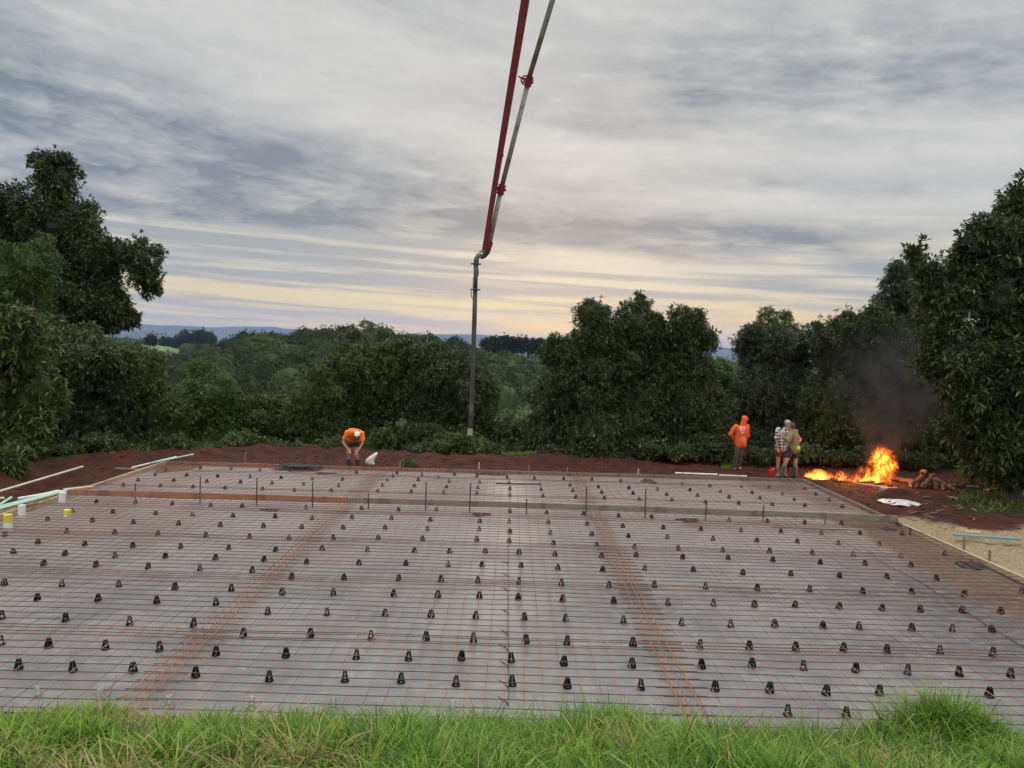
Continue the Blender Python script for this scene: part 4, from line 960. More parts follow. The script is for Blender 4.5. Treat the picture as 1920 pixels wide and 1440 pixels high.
T('orchard_tree', 'yellowish green rounded tree at the left foot of the valley view', 28.5, [(395, 745, 50, 48), (430, 765, 42, 40), (360, 790, 52, 55), (420, 825, 62, 45), (385, 700, 28, 24)], 'light', .16, .045, .9)
T('orchard_tree', 'low mid-green tree between the yellowish tree and the central clump', 29, [(490, 790, 48, 44), (530, 815, 52, 44), (475, 835, 50, 32), (510, 755, 24, 20)], 'mid', .17, .05)
T('orchard_tree', 'dark tree above the bending man at the left of the central clump', 28, [(612, 745, 56, 54), (625, 700, 36, 34), (575, 790, 48, 50), (625, 805, 56, 55), (590, 845, 62, 30)], 'mid', .18, .052)
T('orchard_tree', 'tall tree in the central clump, right of the bending man', 28.5, [(690, 692, 60, 50), (735, 730, 64, 64), (690, 770, 70, 70), (700, 830, 80, 40), (655, 672, 34, 28), (720, 662, 36, 24)], 'mid', .18, .052)
T('orchard_tree', 'fullest tree of the central clump, left of the hanging hose', 28, [(815, 698, 54, 50), (785, 735, 60, 58), (850, 680, 36, 30), (780, 662, 40, 26), (830, 760, 55, 60), (800, 830, 72, 44), (770, 672, 36, 26)], 'dark', .18, .052)
T('orchard_tree', 'dark narrow tree directly behind the hanging hose', 28, [(893, 755, 46, 54), (900, 715, 30, 30), (870, 800, 42, 50), (905, 825, 50, 44), (880, 850, 55, 24)], 'dark', .18, .052)
T('orchard_tree', 'tall dark tree, left one of the big group right of the hose', 26.5, [(1115, 625, 48, 52), (1075, 672, 50, 50), (1040, 660, 26, 30), (1120, 700, 72, 66), (1060, 760, 66, 66), (1120, 810, 80, 56), (1020, 820, 42, 50), (1100, 590, 26, 30)], 'dark', .20, .055, lump=7)
T('orchard_tree', 'tall dark tree, middle one of the big group right of the hose', 27, [(1195, 615, 46, 48), (1155, 650, 40, 46), (1245, 655, 40, 46), (1225, 640, 36, 44), (1190, 690, 66, 66), (1210, 770, 72, 70), (1190, 835, 80, 40), (1205, 580, 22, 24)], 'dark', .20, .055, lump=7)
T('orchard_tree', 'tall dark tree, right one of the big group, behind the orange hooded man', 26.5, [(1290, 615, 38, 42), (1322, 640, 24, 30), (1275, 680, 52, 60), (1300, 750, 62, 70), (1270, 825, 70, 50), (1340, 800, 44, 66)], 'dark', .20, .055, lump=7)
T('orchard_tree', 'tree with a feathery pointed top, first right of the gap in the trees', 28, [(1440, 645, 50, 46), (1398, 650, 30, 30), (1490, 660, 44, 44), (1440, 735, 72, 76), (1390, 790, 42, 70), (1450, 825, 75, 48)], 'blue', .18, .05)
T('feathery_tree', 'pale feathery treetop rising behind the tree right of the gap', 31, [(1450, 602, 36, 22), (1475, 625, 34, 20), (1425, 622, 30, 16)], 'light', .12, .03, .55, lump=7, core=.3, zb=-1)
T('orchard_tree', 'dark leafy tree behind the two embracing men', 27, [(1560, 630, 40, 36), (1610, 615, 40, 30), (1590, 680, 66, 62), (1550, 760, 66, 76), (1530, 830, 64, 48), (1600, 800, 60, 66)], 'dark', .20, .05, lump=7)
T('orchard_tree', 'smoky dark tree behind the fire', 26.5, [(1660, 640, 50, 56), (1690, 700, 66, 70), (1650, 760, 62, 72), (1700, 810, 72, 62), (1640, 600, 26, 24)], 'dark', .20, .05)
T('orchard_tree', 'black-shaded tree between the smoke and the big right edge tree', 27, [(1770, 700, 60, 80), (1760, 800, 66, 80), (1820, 820, 50, 60), (1740, 640, 46, 56), (1755, 590, 44, 50)], 'dark', .20, .05)
T('fine_leaved_tree', 'tall fine-leaved grey-green tree rising behind the smoke', 29, [(1690, 545, 40, 44), (1660, 590, 40, 40), (1725, 580, 52, 60), (1690, 508, 22, 18), (1700, 640, 60, 60)], 'blue', .12, .035, .9, per=8, core=.5, zb=-1)
T('broad_leaved_tree', 'big broad-leaved tree filling the right edge beside the logs', 20, [(1850, 450, 55, 46), (1895, 430, 50, 55), (1810, 520, 60, 58), (1780, 580, 52, 56), (1870, 560, 70, 80), (1790, 670, 62, 62), (1870, 680, 85, 90), (1830, 780, 62, 66), (1900, 820, 66, 66), (1960, 600, 80, 170), (1960, 800, 70, 90), (1850, 735, 70, 60), (1855, 845, 52, 46), (1910, 860, 60, 44), (1895, 895, 44, 22), (1735, 505, 24, 18), (1760, 535, 30, 28), (1712, 478, 11, 12), (1906, 372, 9, 24), (1903, 410, 26, 34), (1765, 660, 30, 40)], 'dark', .185, .058, 1.0, lump=9, r0=.22, tx=1905)
T('orchard_tree', 'dark tree at the right frame edge, showing past the big broad-leaved tree', 25, [(1975, 560, 90, 120), (2060, 640, 90, 130), (2000, 780, 110, 110), (2130, 800, 100, 110)], 'dark', .2, .055)
# low bushes along the foot of the trees
def bush(px, py, rx, ry, Y, leaf, lb, ln=.15, wd=.045, group='low shrubs at the tree line', name='shrub', dens=1.0):
    T(name, lb, Y, [(px, py, rx, ry), (px-rx*.5, py+ry*.3, rx*.6, ry*.6), (px+rx*.55, py+ry*.25, rx*.6, ry*.65)], leaf, ln, wd, dens, cat='shrub', group=group, r0=.04, lump=4, core=.5)
bush(716, 826, 24, 22, 25.6, 'mid', 'small bright-edged shrub right behind the bending man')
bush(985, 845, 30, 18, 28, 'light', 'low yellow-green bush at the foot of the gap behind the slab')
bush(960, 810, 34, 40, 31, 'mid', 'mid green bush low in the gap right of the hose')
bush(1155, 850, 40, 16, 25.8, 'mid', 'low leafy shrub at the foot of the big tree group')
bush(1040, 850, 34, 16, 25.8, 'blue', 'low pale shrub left of the big tree group')
bush(1350, 745, 36, 60, 30, 'light', 'light green bush in the gap left of the pointed tree')
bush(1348, 690, 26, 22, 46, 'mid', 'distant bush under the blue mountain in the right gap', .2, .06)
bush(1830, 878, 20, 14, 22, 'light', 'bright broad-leaved weed under the big right tree', .22, .06)
bush(1868, 885, 26, 20, 20.5, 'mid', 'upright leafy plant under the big right tree', .25, .05)
bush(18, 868, 26, 24, 18.5, 'mid', 'low leafy shrub at the left edge by the cream pipe', .2, .05)
bush(60, 862, 30, 18, 21, 'dark', 'low dark shrub behind the cream pipe')
for k_, (px, w_, lf_) in enumerate([(120, 34, 'mid'), (185, 36, 'dark'), (255, 34, 'mid'), (330, 34, 'dark'), (395, 36, 'mid'), (455, 34, 'mid'), (520, 36, 'dark'), (580, 34, 'mid'), (635, 30, 'dark'), (800, 40, 'dark'), (860, 40, 'mid'), (915, 34, 'dark'), (1090, 40, 'dark'), (1215, 40, 'dark'), (1280, 42, 'mid'), (1340, 36, 'dark'), (1420, 38, 'dark'), (1490, 40, 'mid'), (1560, 40, 'dark'), (1640, 44, 'dark'), (1720, 44, 'dark')]):
    yb = np.interp(px, [120, 350, 700, 1100, 1720], [858, 851, 849, 852, 868]); yd = np.interp(px, [100, 200, 300, 400], [21.5, 23, 25, 25.6])
    nb = ['below the tall vine-clad tree', 'right of the far left pipe end', 'above the cream pipe', 'at the back left corner of the slab', 'below the yellowish green tree', 'left of the timber peg', 'behind the black plastic fold', 'a few steps left of the bending man', 'directly behind the bending man', 'between white sack and hose', 'just left of the hose end', 'just right of the hose end', 'left under the big tree group', 'centre under the big tree group', 'right under the big tree group', 'just left of the hooded man', 'between hooded man and embracing men', 'behind the embracing men', 'above the low flames', 'behind the tall flame', 'between the fire and the log pile'][k_]
    hv = [15, 26, 10, 20, 9, 24, 13, 8, 18, 10, 24, 12, 9, 22, 12, 26, 11, 20, 10, 16, 12][k_]
    bush(px, yb-hv*.75, w_*(.7+.02*hv), hv, yd, lf_, 'low leafy undergrowth '+nb, .12, .04, group='undergrowth along the tree line', name='undergrowth')
bush(770, 871, 10, 3.5, 22.9, 'light', 'tiny yellow-green weed just behind the back board', .1, .03)
# ------------------------------------------------------------------ far wood on the hills
def forest(name, pts, rad, leaf, seed, label, kind='stuff', clumps=170, flat=.85, lf=.11):
    global rg; rg = np.random.default_rng(seed); Vs = []; Ts = []; tn = []; off = 0; protos = []
    for k in range(6):
        V, T_ = ICO2; f = .66+.55*vnoise(V[:, 0]*2.4+k*5, V[:, 1]*2.4, V[:, 2]*2.4, k); core = V*f[:, None]*.90*np.array([1, 1, flat])
        d = rnd_dirs(clumps, .35); r = .64+.56*vnoise(d[:, 0]*2.4+k*5, d[:, 1]*2.4, d[:, 2]*2.4, k)
        lv, lt, lti = leaves(d*r[:, None]*np.array([1, 1, flat]), d, 3, lf, lf*.6, .3, 1.0)
        protos.append((np.concatenate([core, lv]), np.concatenate([T_, lt+len(core)]), np.concatenate([np.full(len(core), .35), lti])))
    for i, (x, y, z) in enumerate(pts):
        V, T_, t = protos[i % 6]; a = rg.uniform(0, 6.28); s_ = rad*rg.uniform(.6, 1.45); hs = s_*rg.uniform(.8, 1.35); c, s = math.cos(a), math.sin(a)
        W = np.stack([(V[:, 0]*c-V[:, 1]*s)*s_+x, (V[:, 0]*s+V[:, 1]*c)*s_+y, V[:, 2]*hs+z+hs*.35], 1)
        Vs.append(W); Ts.append(T_+off); tn.append(np.clip(t*.5+rg.uniform(0, .55), 0, 1)); off += len(W)
    me = fast_mesh(name, np.concatenate(Vs), [np.concatenate(Ts)], {'tint': np.concatenate(tn)})
    o = link(name, me, M_LEAF[leaf]); return tag(o, label, 'forest', None, kind)
rf = np.random.default_rng(77)
pts = []
while len(pts) < 2300:
    y = rf.uniform(95, 430); x = rf.uniform(-.62, .42)*y
    if x < -.5*y-20: continue
    pts.append((x, y))
pts = np.array(pts); pts = np.column_stack([pts, height(pts[:, 0], pts[:, 1])])
forest('hill_forest', pts, 4.6, 'far', 71, 'dense mixed forest covering the hill across the valley')
pts = []
while len(pts) < 700:
    y = rf.uniform(54, 125); x = rf.uniform(-.75, .75)*y
    pts.append((x, y))
pts = np.array(pts); zz = height(pts[:, 0], pts[:, 1]); pts = np.column_stack([pts, zz])
forest('valley_forest', pts, 2.3, 'mid', 72, 'tangled green scrub filling the valley right behind the tree line', clumps=520, lf=.075)
pts = []
while len(pts) < 1500:
    y = rf.uniform(430, 1500); x = rf.uniform(-.6, .6)*y
    pl_ = poly_sd(np.array([x]), np.array([y]), [(at(a, 640, Y_)[0], Y_) for a, Y_ in [(258, 560), (330, 560), (365, 1050), (300, 1300), (245, 1100)]])[0]
    if pl_ < 0: continue
    pts.append((x, y))
pts = np.array(pts); pts = np.column_stack([pts, height(pts[:, 0], pts[:, 1])])
forest('distant_forest', pts, 6.5, 'far', 73, 'far dark woodland beyond the hill', clumps=90)
# individually visible far trees
def fartree(px, ytop, ybot, rx, Y, leaf, lb, grp, cat='tree', shape='round', name='distant_tree'):
    global tree_n; tree_n += 1
    b = at(px, ybot, Y); t = at(px, ytop, Y); r = rx*Y/F; H = t.z-b.z; rt = empty(name, lb, cat, tuple(b), group=grp)
    if shape == 'pine':
        lob = [((0, 0, H*.72), (r, r, H*.26)), ((r*.3, 0, H*.55), (r*.8, r*.8, H*.14)), ((-r*.35, 0, H*.86), (r*.6, r*.6, H*.12))]; core = .3
    elif shape == 'palm': lob = [((0, 0, H*.82), (r, r, H*.16))]; core = .1
    else: lob = [((0, 0, H*.55), (r, r, H*.45)), ((r*.5, 0, H*.45), (r*.6, r*.6, H*.35))]; core = .7
    k = Y/F*2.2
    link('crown', crown(lob, k*1.6, k*.75, 1.0 if shape != 'palm' else .7, 5, seed=tree_n, lump=5, core=core), M_LEAF[leaf], rt)
    link('trunk', limbs((0, 0, 0), [(0, 0, H*.8), (r*.4, 0, H*.6)], max(.12, r*.07), tree_n), m_bark, rt)
pxs = [(912, 636, 12), (928, 632, 13), (944, 629, 13), (960, 631, 14), (976, 632, 13), (990, 633, 12), (1003, 636, 12), (1015, 634, 11), (1026, 640, 9)]
nm = ['leftmost', 'second', 'third', 'fourth', 'middle', 'sixth', 'seventh', 'eighth', 'rightmost']
for (px, yt, rx), n_ in zip(pxs, nm): fartree(px, yt, 684, rx, 560+rx*4, 'far', f'dark bare-stemmed pine, {n_} of the skyline row right of the hose', 'row of pines on the skyline', shape='pine', name='pine_tree')
fartree(282, 626, 652, 10, 690, 'far', 'lone rounded tree on the skyline left of the green field', 'trees round the distant field')
fartree(345, 622, 650, 14, 1150, 'far', 'rounded tree at the left of the clump beyond the green field', 'trees round the distant field')
fartree(368, 619, 650, 17, 1150, 'far', 'highest rounded tree of the clump beyond the green field', 'trees round the distant field')
fartree(392, 622, 652, 14, 1150, 'far', 'rounded tree at the right of the clump beyond the green field', 'trees round the distant field')
for k_, (px, n_) in enumerate([(305, 'left'), (318, 'middle'), (331, 'right')]): fartree(px, 632, 648, 7, 1180, 'far', f'small hazy tree, {n_} of the low three beyond the green field', 'trees round the distant field')
fartree(688, 602, 640, 16, 260, 'light', 'spreading palm-like treetop breaking the skyline left of the hose', 'skyline trees on the hill', shape='palm', name='palm_like_tree')
fartree(660, 612, 646, 13, 262, 'mid', 'bushy treetop just left of the palm-like one', 'skyline trees on the hill')
fartree(718, 616, 650, 14, 262, 'mid', 'rounded treetop just right of the palm-like one', 'skyline trees on the hill')
fartree(805, 628, 652, 16, 300, 'dark', 'dark rounded treetop on the skyline between palm-like tree and hose', 'skyline trees on the hill')
fartree(850, 630, 655, 9, 420, 'far', 'small pointed treetop on the skyline just left of the hose', 'skyline trees on the hill')
for k_, (px, yt) in enumerate([(383, 655), (409, 668), (432, 670), (352, 690)]):     # thin tall saplings
    b = at(px, yt+85, 60); t = at(px+1, yt, 60); rt = empty('sapling', ['tallest thin pale stem', 'thin pale stem right of the tallest one', 'rightmost thin pale stem', 'leftmost thin pale stem'][k_]+' standing up against the hill', 'sapling', tuple(b), group='thin stems against the hill')
    mb = MB(); mb.tube([(0, 0, -1.5), (.05, 0, (t.z-b.z)*.5), (0, 0, t.z-b.z)], [.05, .04, .012], 6); mb.build('stem', mat('sapling_stem', (.14, .17, .06)), rt)
    link('leaves', crown([((0, 0, (t.z-b.z)*f), (.16, .16, .5)) for f in (.35, .55, .75, .93)], .16, .05, .35, 4, seed=300+k_, lump=1, core=.05, name='leaves'), M_LEAF['light'], rt)

# ------------------------------------------------------------------ distant mountains
def ridge(name, Y, prof, th, m_, seed, amp):
    px = np.linspace(-400, 2400, 260); yv = np.interp(px, [a for a, _ in prof], [b for _, b in prof])
    top = np.array([at(a, b, Y)[:] for a, b in zip(px, yv)]); top[:, 2] += amp*(fbm(px/45, px*0, oct=5, seed=seed)-.5)
    rows = []; nr = 26
    for j in range(nr):
        f = j/(nr-1); d = (f-.45)*2; zz = -80+(top[:, 2]+80)*np.exp(-(d*1.5)**2)*(1 if abs(d) < .04 else .75+.5*fbm(px/25, np.full_like(px, j*.5), oct=4, seed=seed+1)*(1-.0))
        zz = np.minimum(zz, top[:, 2]*1.0) if d < 0 else np.minimum(zz, top[:, 2]*.98)
        rows.append(np.column_stack([top[:, 0], np.full(len(px), Y)+d*th, zz]))
    V = np.concatenate(rows); n = len(px); i_ = np.arange(nr*n).reshape(nr, n)
    q = np.stack([i_[:-1, :-1], i_[:-1, 1:], i_[1:, 1:], i_[1:, :-1]], -1).reshape(-1, 4)
    tag(link(name, fast_mesh(name, V, [q], smooth=True), m_), kind='structure')
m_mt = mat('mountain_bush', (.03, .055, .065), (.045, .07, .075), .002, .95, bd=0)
ridge('mountains', 9500, [(-400, 590), (240, 606), (300, 611), (360, 613), (430, 614), (520, 613), (560, 618), (640, 620), (720, 628), (760, 627), (830, 628), (900, 628), (960, 632), (1040, 634), (1345, 652), (1600, 655), (2400, 680)], 1600, m_mt, 3, 40)
ridge('hills', 6200, [(-400, 640), (240, 628), (290, 621), (340, 628), (430, 634), (600, 640), (760, 640), (860, 640), (1000, 648), (1345, 664), (2400, 700)], 900, m_mt, 9, 25)

# ------------------------------------------------------------------ foreground grass
m_gr, nt, b = new_mat('grass_blades'); p = geopos(nt); n = noise(p, 1.4, 4, .6); t = attr(nt, 'tint'); hgt = attr(nt, 'dry')
c = mixc(nt, (t*.95+n*.5-.25).smooth(.15, .85), (.026, .075, .003), (.165, .290, .014)); c = mixc(nt, t.smooth(.93, .97), c, (.34, .42, .09)); c = mixc(nt, hgt, c, (.36, .26, .12))
setin(nt, b, 'Base Color', c); b.inputs['Roughness'].default_value = .5; b.inputs['Specular IOR Level'].default_value = .25
tr = nt.nodes.new('ShaderNodeBsdfTranslucent'); nt.links.new(c.k, tr.inputs[0]); mx = nt.nodes.new('ShaderNodeMixShader'); mx.inputs[0].default_value = .2
nt.links.new(b.outputs[0], mx.inputs[1]); nt.links.new(tr.outputs[0], mx.inputs[2]); nt.links.new(mx.outputs[0], nt.nodes['Material Output'].inputs[0])
def blades(x, y, z, L, W, lean, tint, dry, seg=4, seed=0, an=None):
    r_ = np.random.default_rng(seed); n = len(x); a = r_.uniform(0, 2*np.pi, n) if an is None else an+r_.normal(0, .5, n); dx_, dy_ = np.cos(a), np.sin(a)
    V = []; dr = np.stack([dx_, dy_], 1); px_, py_ = -dy_, dx_; tw = r_.uniform(-1, 1, n)
    px_, py_ = px_*np.cos(tw)+dx_*np.sin(tw), py_*np.cos(tw)+dy_*np.sin(tw)
    for k in range(seg+1):
        f = k/seg; bend = lean*f**1.8; h_ = L*(f-(bend/1.6)**2*.55*f); o = L*bend*.9
        w_ = W*(1-f**1.6)*.5 if k < seg else W*0
        cx, cy, cz = x+dx_*o, y+dy_*o, z+h_
        if k < seg: V += [np.stack([cx-px_*w_, cy-py_*w_, cz], 1), np.stack([cx+px_*w_, cy+py_*w_, cz], 1)]
        else: V += [np.stack([cx, cy, cz], 1)]
    m_ = 2*seg+1; V = np.stack(V, 1).reshape(-1, 3); b_ = (np.arange(n)*m_)[:, None]
    Q = np.concatenate([b_+np.array([[2*k, 2*k+1, 2*k+3, 2*k+2]]) for k in range(seg-1)]); T_ = b_+np.array([[2*seg-2, 2*seg-1, 2*seg]])
    return V, Q, T_, np.repeat(tint, m_), np.repeat(dry, m_)
def grass_field(name, x, y, L, W, lean, label, seed, dry=None, tint=None, an=None):
    z = height(x, y)-.01; r_ = np.random.default_rng(seed); n = len(x)
    tint = r_.random(n) if tint is None else tint; dry = (r_.random(n) < .05).astype(float) if dry is None else dry
    V, Q, T_, ti, dr = blades(x, y, z, L, W, lean, tint, dry, seed=seed, an=an)
    return tag(link(name, fast_mesh(name, V, [Q, T_], {'tint': ti, 'dry': dr}), m_gr), label, 'grass', None, 'stuff')
rn = np.random.default_rng(21); nc = 11500
cx = rn.uniform(-6.8, 6.8, nc); cy = 3.5+(7.1-3.5)*rn.random(nc)
edge = 6.80+.34*(fbm(cx*1.1, cx*0+2, oct=4, seed=81)-.5)*2
dn = fbm(cx*1.1, cy*1.1, oct=4, seed=82); dead = sstep(.58, .70, fbm(cx*.9+7, cy*1.6, oct=4, seed=83))
k_ = (cy < edge) & (rn.random(nc) < .35+1.2*dn) & (rn.random(nc) > dead*.7); cx, cy, dn, dead = cx[k_], cy[k_], dn[k_], dead[k_]
per = 26; n = len(cx)*per; rad = rn.random(n)**.7*.075; an = rn.uniform(0, 6.283, n)
ctl = np.repeat(rn.random(len(cx)), per); x = np.repeat(cx, per)+np.cos(an)*rad; y = np.repeat(cy, per)+np.sin(an)*rad; dn = np.repeat(dn, per); dead = np.repeat(dead, per)
tufts = [(200, .10, .16), (430, .05, .3), (560, .03, .2), (765, .05, .3), (935, .08, .25), (1000, .05, .15), (1165, .10, .30), (1400, .09, .30), (1540, .06, .25), (1660, .09, .2), (1760, .20, .26), (1850, .08, .2)]
tall = 0
for px_, h_, w_ in tufts: tall = tall+h_*1.35*np.exp(-((x-(px_-960)/F*6.2)/w_)**2-((y-6.15)/.45)**2)
lowe = (1-.35*sstep(-2.9, -3.9, x)-.18*sstep(-1.9, -2.6, x))*(1-.15*sstep(6.0, 6.6, y))-.35*sstep(6.0, 6.6, y)-.15*np.exp(-((x-1.45)/.25)**2)*sstep(6, 6.5, y)
L = (.06+.155*rn.random(n)**1.1)*(.35+1.2*dn)*np.repeat(.45+1.25*rn.random(len(cx))**1.5, per)*lowe+np.maximum(tall, -.03)*(.5+.7*rn.random(n))
L = np.maximum(L, .02); W = .007+.012*rn.random(n)**1.5
dry = ((rn.random(n) < .04+.6*dead)).astype(float)*(.5+.5*rn.random(n)); ti = np.clip(np.repeat(rn.random(len(cx)), per)*.6+rn.random(n)*.4, 0, 1)
grass_field('grass', x, y, L, W, .35+1.4*rad/.075*(.4+.8*rn.random(n)), 'long bright green grass on the bank in front of the slab', 1, dry, ti, an=an)
# straw litter
n = 9000; x = rn.uniform(-6, 6, n); y = rn.uniform(4.3, 6.9, n); k_ = fbm(x*.9+7, y*1.6, oct=4, seed=83) > .56; x = x[k_]; y = y[k_]; n = len(x)
grass_field('straw', x, y, .06+.16*rn.random(n), .003+.004*rn.random(n), 1.5+.3*rn.random(n), 'flat dry straw lying in the bare patches of the grass bank', 2, np.ones(n))
# grass patches at the right and behind
def patch(poly, n, L0, lb, seed, lt=0.):
    q = pl2(poly, -.1); X = [a for a, _ in q]; Yq = [b_ for _, b_ in q]; r_ = np.random.default_rng(seed)
    x = r_.uniform(min(X), max(X), n); y = r_.uniform(min(Yq), max(Yq), n); k_ = poly_sd(x, y, q)+.9*(fbm(x*2, y*2, oct=3, seed=seed)-.5) < 0; x, y = x[k_], y[k_]; n = len(x)
    grass_field('grass', x, y, L0*(.4+.8*r_.random(n)), .008+.008*r_.random(n), .4+.9*r_.random(n), lb, seed, (r_.random(n) < .1)*1., np.clip(r_.random(n)+lt, 0, 1))
patch([(1790, 935), (1850, 912), (1990, 905), (2000, 952), (1900, 958), (1830, 960)], 9000, .16, 'low grass patch on the soil at the right edge', 91, -.3)
patch([(1795, 895), (1810, 872), (1850, 866), (1870, 880), (1850, 897)], 5000, .25, 'bright grass in the opening under the big right tree', 92, .2)
patch([(1350, 876), (1352, 868), (1378, 868), (1376, 878)], 900, .12, 'small yellow-green grass tuft behind the hooded man', 93, .2)
patch([(940, 864), (945, 856), (1000, 856), (1010, 864)], 2500, .16, 'yellow-green grass at the foot of the gap behind the slab', 94, -.1)
patch([(-80, 915), (-60, 880), (30, 870), (120, 862), (30, 890)], 3000, .2, 'thin grass under the left edge trees', 95, -.3)
# single tall stalks
m_stalk = mat('dry_stalk', (.20, .13, .07), (.12, .07, .04), 8, .8)
m_straw = mat('pale_straw', (.50, .38, .18), (.42, .32, .16), 8, .8)
for i, (pa, pb, w_, mm, lb) in enumerate([((200, 1345), (221, 1264), .006, m_stalk, 'upright brown stalk in the grass tuft at left'), ((205, 1340), (243, 1300), .006, m_stalk, 'leaning brown stalk in the grass tuft at left'),
                                     ((190, 1345), (196, 1298), .005, m_stalk, 'short brown stalk in the grass tuft at left'), ((328, 1370), (330, 1282), .003, m_stalk, 'thin upright straw beside the clear chair third from left'),
                                     ((510, 1395), (593, 1307), .007, m_straw, 'long pale curved straw leaning right over the mesh'), ((520, 1372), (565, 1342), .005, m_straw, 'pale straw lying under the long curved one'),
                                     ((468, 1370), (490, 1325), .010, m_straw, 'broad pale dead leaf bending right'), ((158, 1345), (160, 1318), .007, m_straw, 'short pale upright dead leaf at left'),
                                     ((-20, 1352), (48, 1342), .006, m_stalk, 'long brown stalk lying at the left edge'), ((880, 1380), (893, 1420), .008, m_straw, 'thick dead stem in the grass below the middle')]):
    a = at(*pa, 6.75); b_ = at(*pb, 6.95); mid = a.lerp(b_, .55)+Vector((-.02, 0, .03))
    mb = MB(); mb.tube([a, mid, b_], [w_, w_*.8, w_*.3], 5); tag(mb.build('dry_stalk', mm, smooth=True), lb, 'stalk', 'dry stalks in the grass')

# ------------------------------------------------------------------ people
m_skin = mat('skin', (.42, .22, .14), (.36, .18, .11), 12, .55)
def frame(f, u):
    f = Vector(f).normalized(); u = Vector(u); u = (u-f*u.dot(f)).normalized(); r_ = f.cross(u)
    return Matrix((r_, f, u)).transposed()
def person(px, py, label, J, f, u, wear, scale=1.0, rz=0.0, hold=None):
    """J: joints in metres (x right, y away, z up) from the feet; body = one continuous surface"""
    p = on(px, py, -.12); z0 = HZ(p.x, p.y)
    rt = empty('person', label, 'person', (p.x, p.y, z0+.015)); rt.scale = (scale,)*3
    J = {k: Vector(v) for k, v in J.items()}; M = frame(f, u); H = J['head']
    mb = MB()
    def leg(s): return [(J['hip'+s], J['kn'+s], .088, .056), (J['kn'+s], J['an'+s], .056, .038)]
    def armc(s): return [(J['sh'+s], J['el'+s], .052, .040), (J['el'+s], J['wr'+s], .040, .027)]
    def torso(e=0.0):
        pel, ch = J['pel'], J['ch']; out = []
        hl, hr = J['hipL'], J['hipR']; sl, sr = J['shL'], J['shR']
        out += [(hl.lerp(pel, .3), pel.lerp(ch, .5)+(sl-sr)*.18, .105+e, .10+e), (hr.lerp(pel, .3), pel.lerp(ch, .5)-(sl-sr)*.18, .105+e, .10+e)]
        out += [(pel.lerp(ch, .5)+(sl-sr)*.18, ch+(sl-sr)*.20, .10+e, .112+e), (pel.lerp(ch, .5)-(sl-sr)*.18, ch-(sl-sr)*.20, .10+e, .112+e)]
        out += [(ch+(sl-sr)*.25, sl, .09+e, .060+e), (ch-(sl-sr)*.25, sr, .09+e, .060+e), (ch, J['neck'], .10+e, .06+e*.5)]
        return out
    for s in 'LR':
        for a in leg(s)+armc(s): mb.cap(*a)
        an, to = J['an'+s], J['to'+s]; mb.cap(an-Vector((0, 0, .03)), to, .042, .030); mb.ell(J['kn'+s], (.055, .058, .06))
    for a in torso(): mb.cap(*a)
    mb.cap(J['neck'], H-M @ Vector((0, .01, .05)), .055, .052)
    # head
    mb.ell(H+M @ Vector((0, -.012, .025)), (.074, .094, .088), M); mb.ell(H+M @ Vector((0, .022, -.045)), (.056, .066, .062), M)
    mb.cap(H+M @ Vector((0, .085, .012)), H+M @ Vector((0, .108, -.022)), .010, .014, 8)
    mb.ell(H+M @ Vector((0, .082, -.062)), (.024, .012, .008), M); mb.cap(H+M @ Vector((-.035, .078, .026)), H+M @ Vector((.035, .078, .026)), .012, .012, 8)
    for s in (-1, 1): mb.ell(H+M @ Vector((s*.076, -.005, -.005)), (.010, .020, .030), M)
    # hands: palm, four fingers, thumb
    for s in 'LR':
        wr, ha = J['wr'+s], J['ha'+s]; d = (ha-wr).normalized(); el = (wr-J['el'+s]).normalized()
        side = d.cross(Vector((0, -1, .3))).normalized()*(1 if s == 'L' else -1); pn = side.cross(d).normalized()
        c_ = wr+d*.05; Mh = Matrix((side, d, pn)).transposed(); mb.ell(c_, (.040, .052, .017), Mh)
        for k, ln_ in enumerate((.070, .078, .072, .056)):
            q0 = c_+d*.042+side*(-.028+k*.019); q1 = q0+d*ln_*.5+pn*.008; q2 = q1+(d*.8+pn*.6).normalized()*ln_*.5
            mb.cap(q0, q1, .0095, .009, 8); mb.cap(q1, q2, .009, .0075, 8)
        q0 = c_-side*.030-d*.015; q1 = q0+(-side*.8+d*.6).normalized()*.035; mb.cap(q0, q1, .012, .010, 8); mb.cap(q1, q1+(d*.9-side*.2).normalized()*.028, .010, .008, 8)
    mb.skin('body', m_skin, rt, .0085)
    mb = MB()
    for s in (-1, 1): mb.ell(H+M @ Vector((s*.030, .083, .008)), (.011, .006, .006), M)
    mb.build('eyes', m_steel, rt, smooth=True)
    E = dict(J=J, M=M, H=H, leg=leg, armc=armc, torso=torso, rt=rt)
    for w_ in wear: w_(E)
    return rt
def sub(p0, p1, r0, r1, f0, f1): p0 = Vector(p0); p1 = Vector(p1); return (p0.lerp(p1, f0), p0.lerp(p1, f1), r0+(r1-r0)*f0, r0+(r1-r0)*f1)
def shirt(m_, sleeve=(1, .45), hem=.05, puff=.018, vox=.012, nm='shirt'):
    def w_(E):
        mb = MB(); J = E['J']
        for a in E['torso'](puff): mb.cap(*a)
        d = (J['pel']-J['ch']).normalized()
        for s in 'LR': h = J['hip'+s].lerp(J['pel'], .3); mb.cap(h, h+d*hem, .115+puff, .12+puff)
        for s in 'LR':
            a, b_ = E['armc'](s); p_ = puff+.006
            q = sub(*a, 0, min(1, sleeve[0])); mb.cap(q[0], q[1], q[2]+p_, q[3]+p_)
            if sleeve[1] > 0: q = sub(*b_, 0, sleeve[1]); mb.cap(q[0], q[1], q[2]+p_, q[3]+p_)
        E['shirt'] = mb.skin(nm, m_, E['rt'], vox, disp=.022, dscale=9)
    return w_
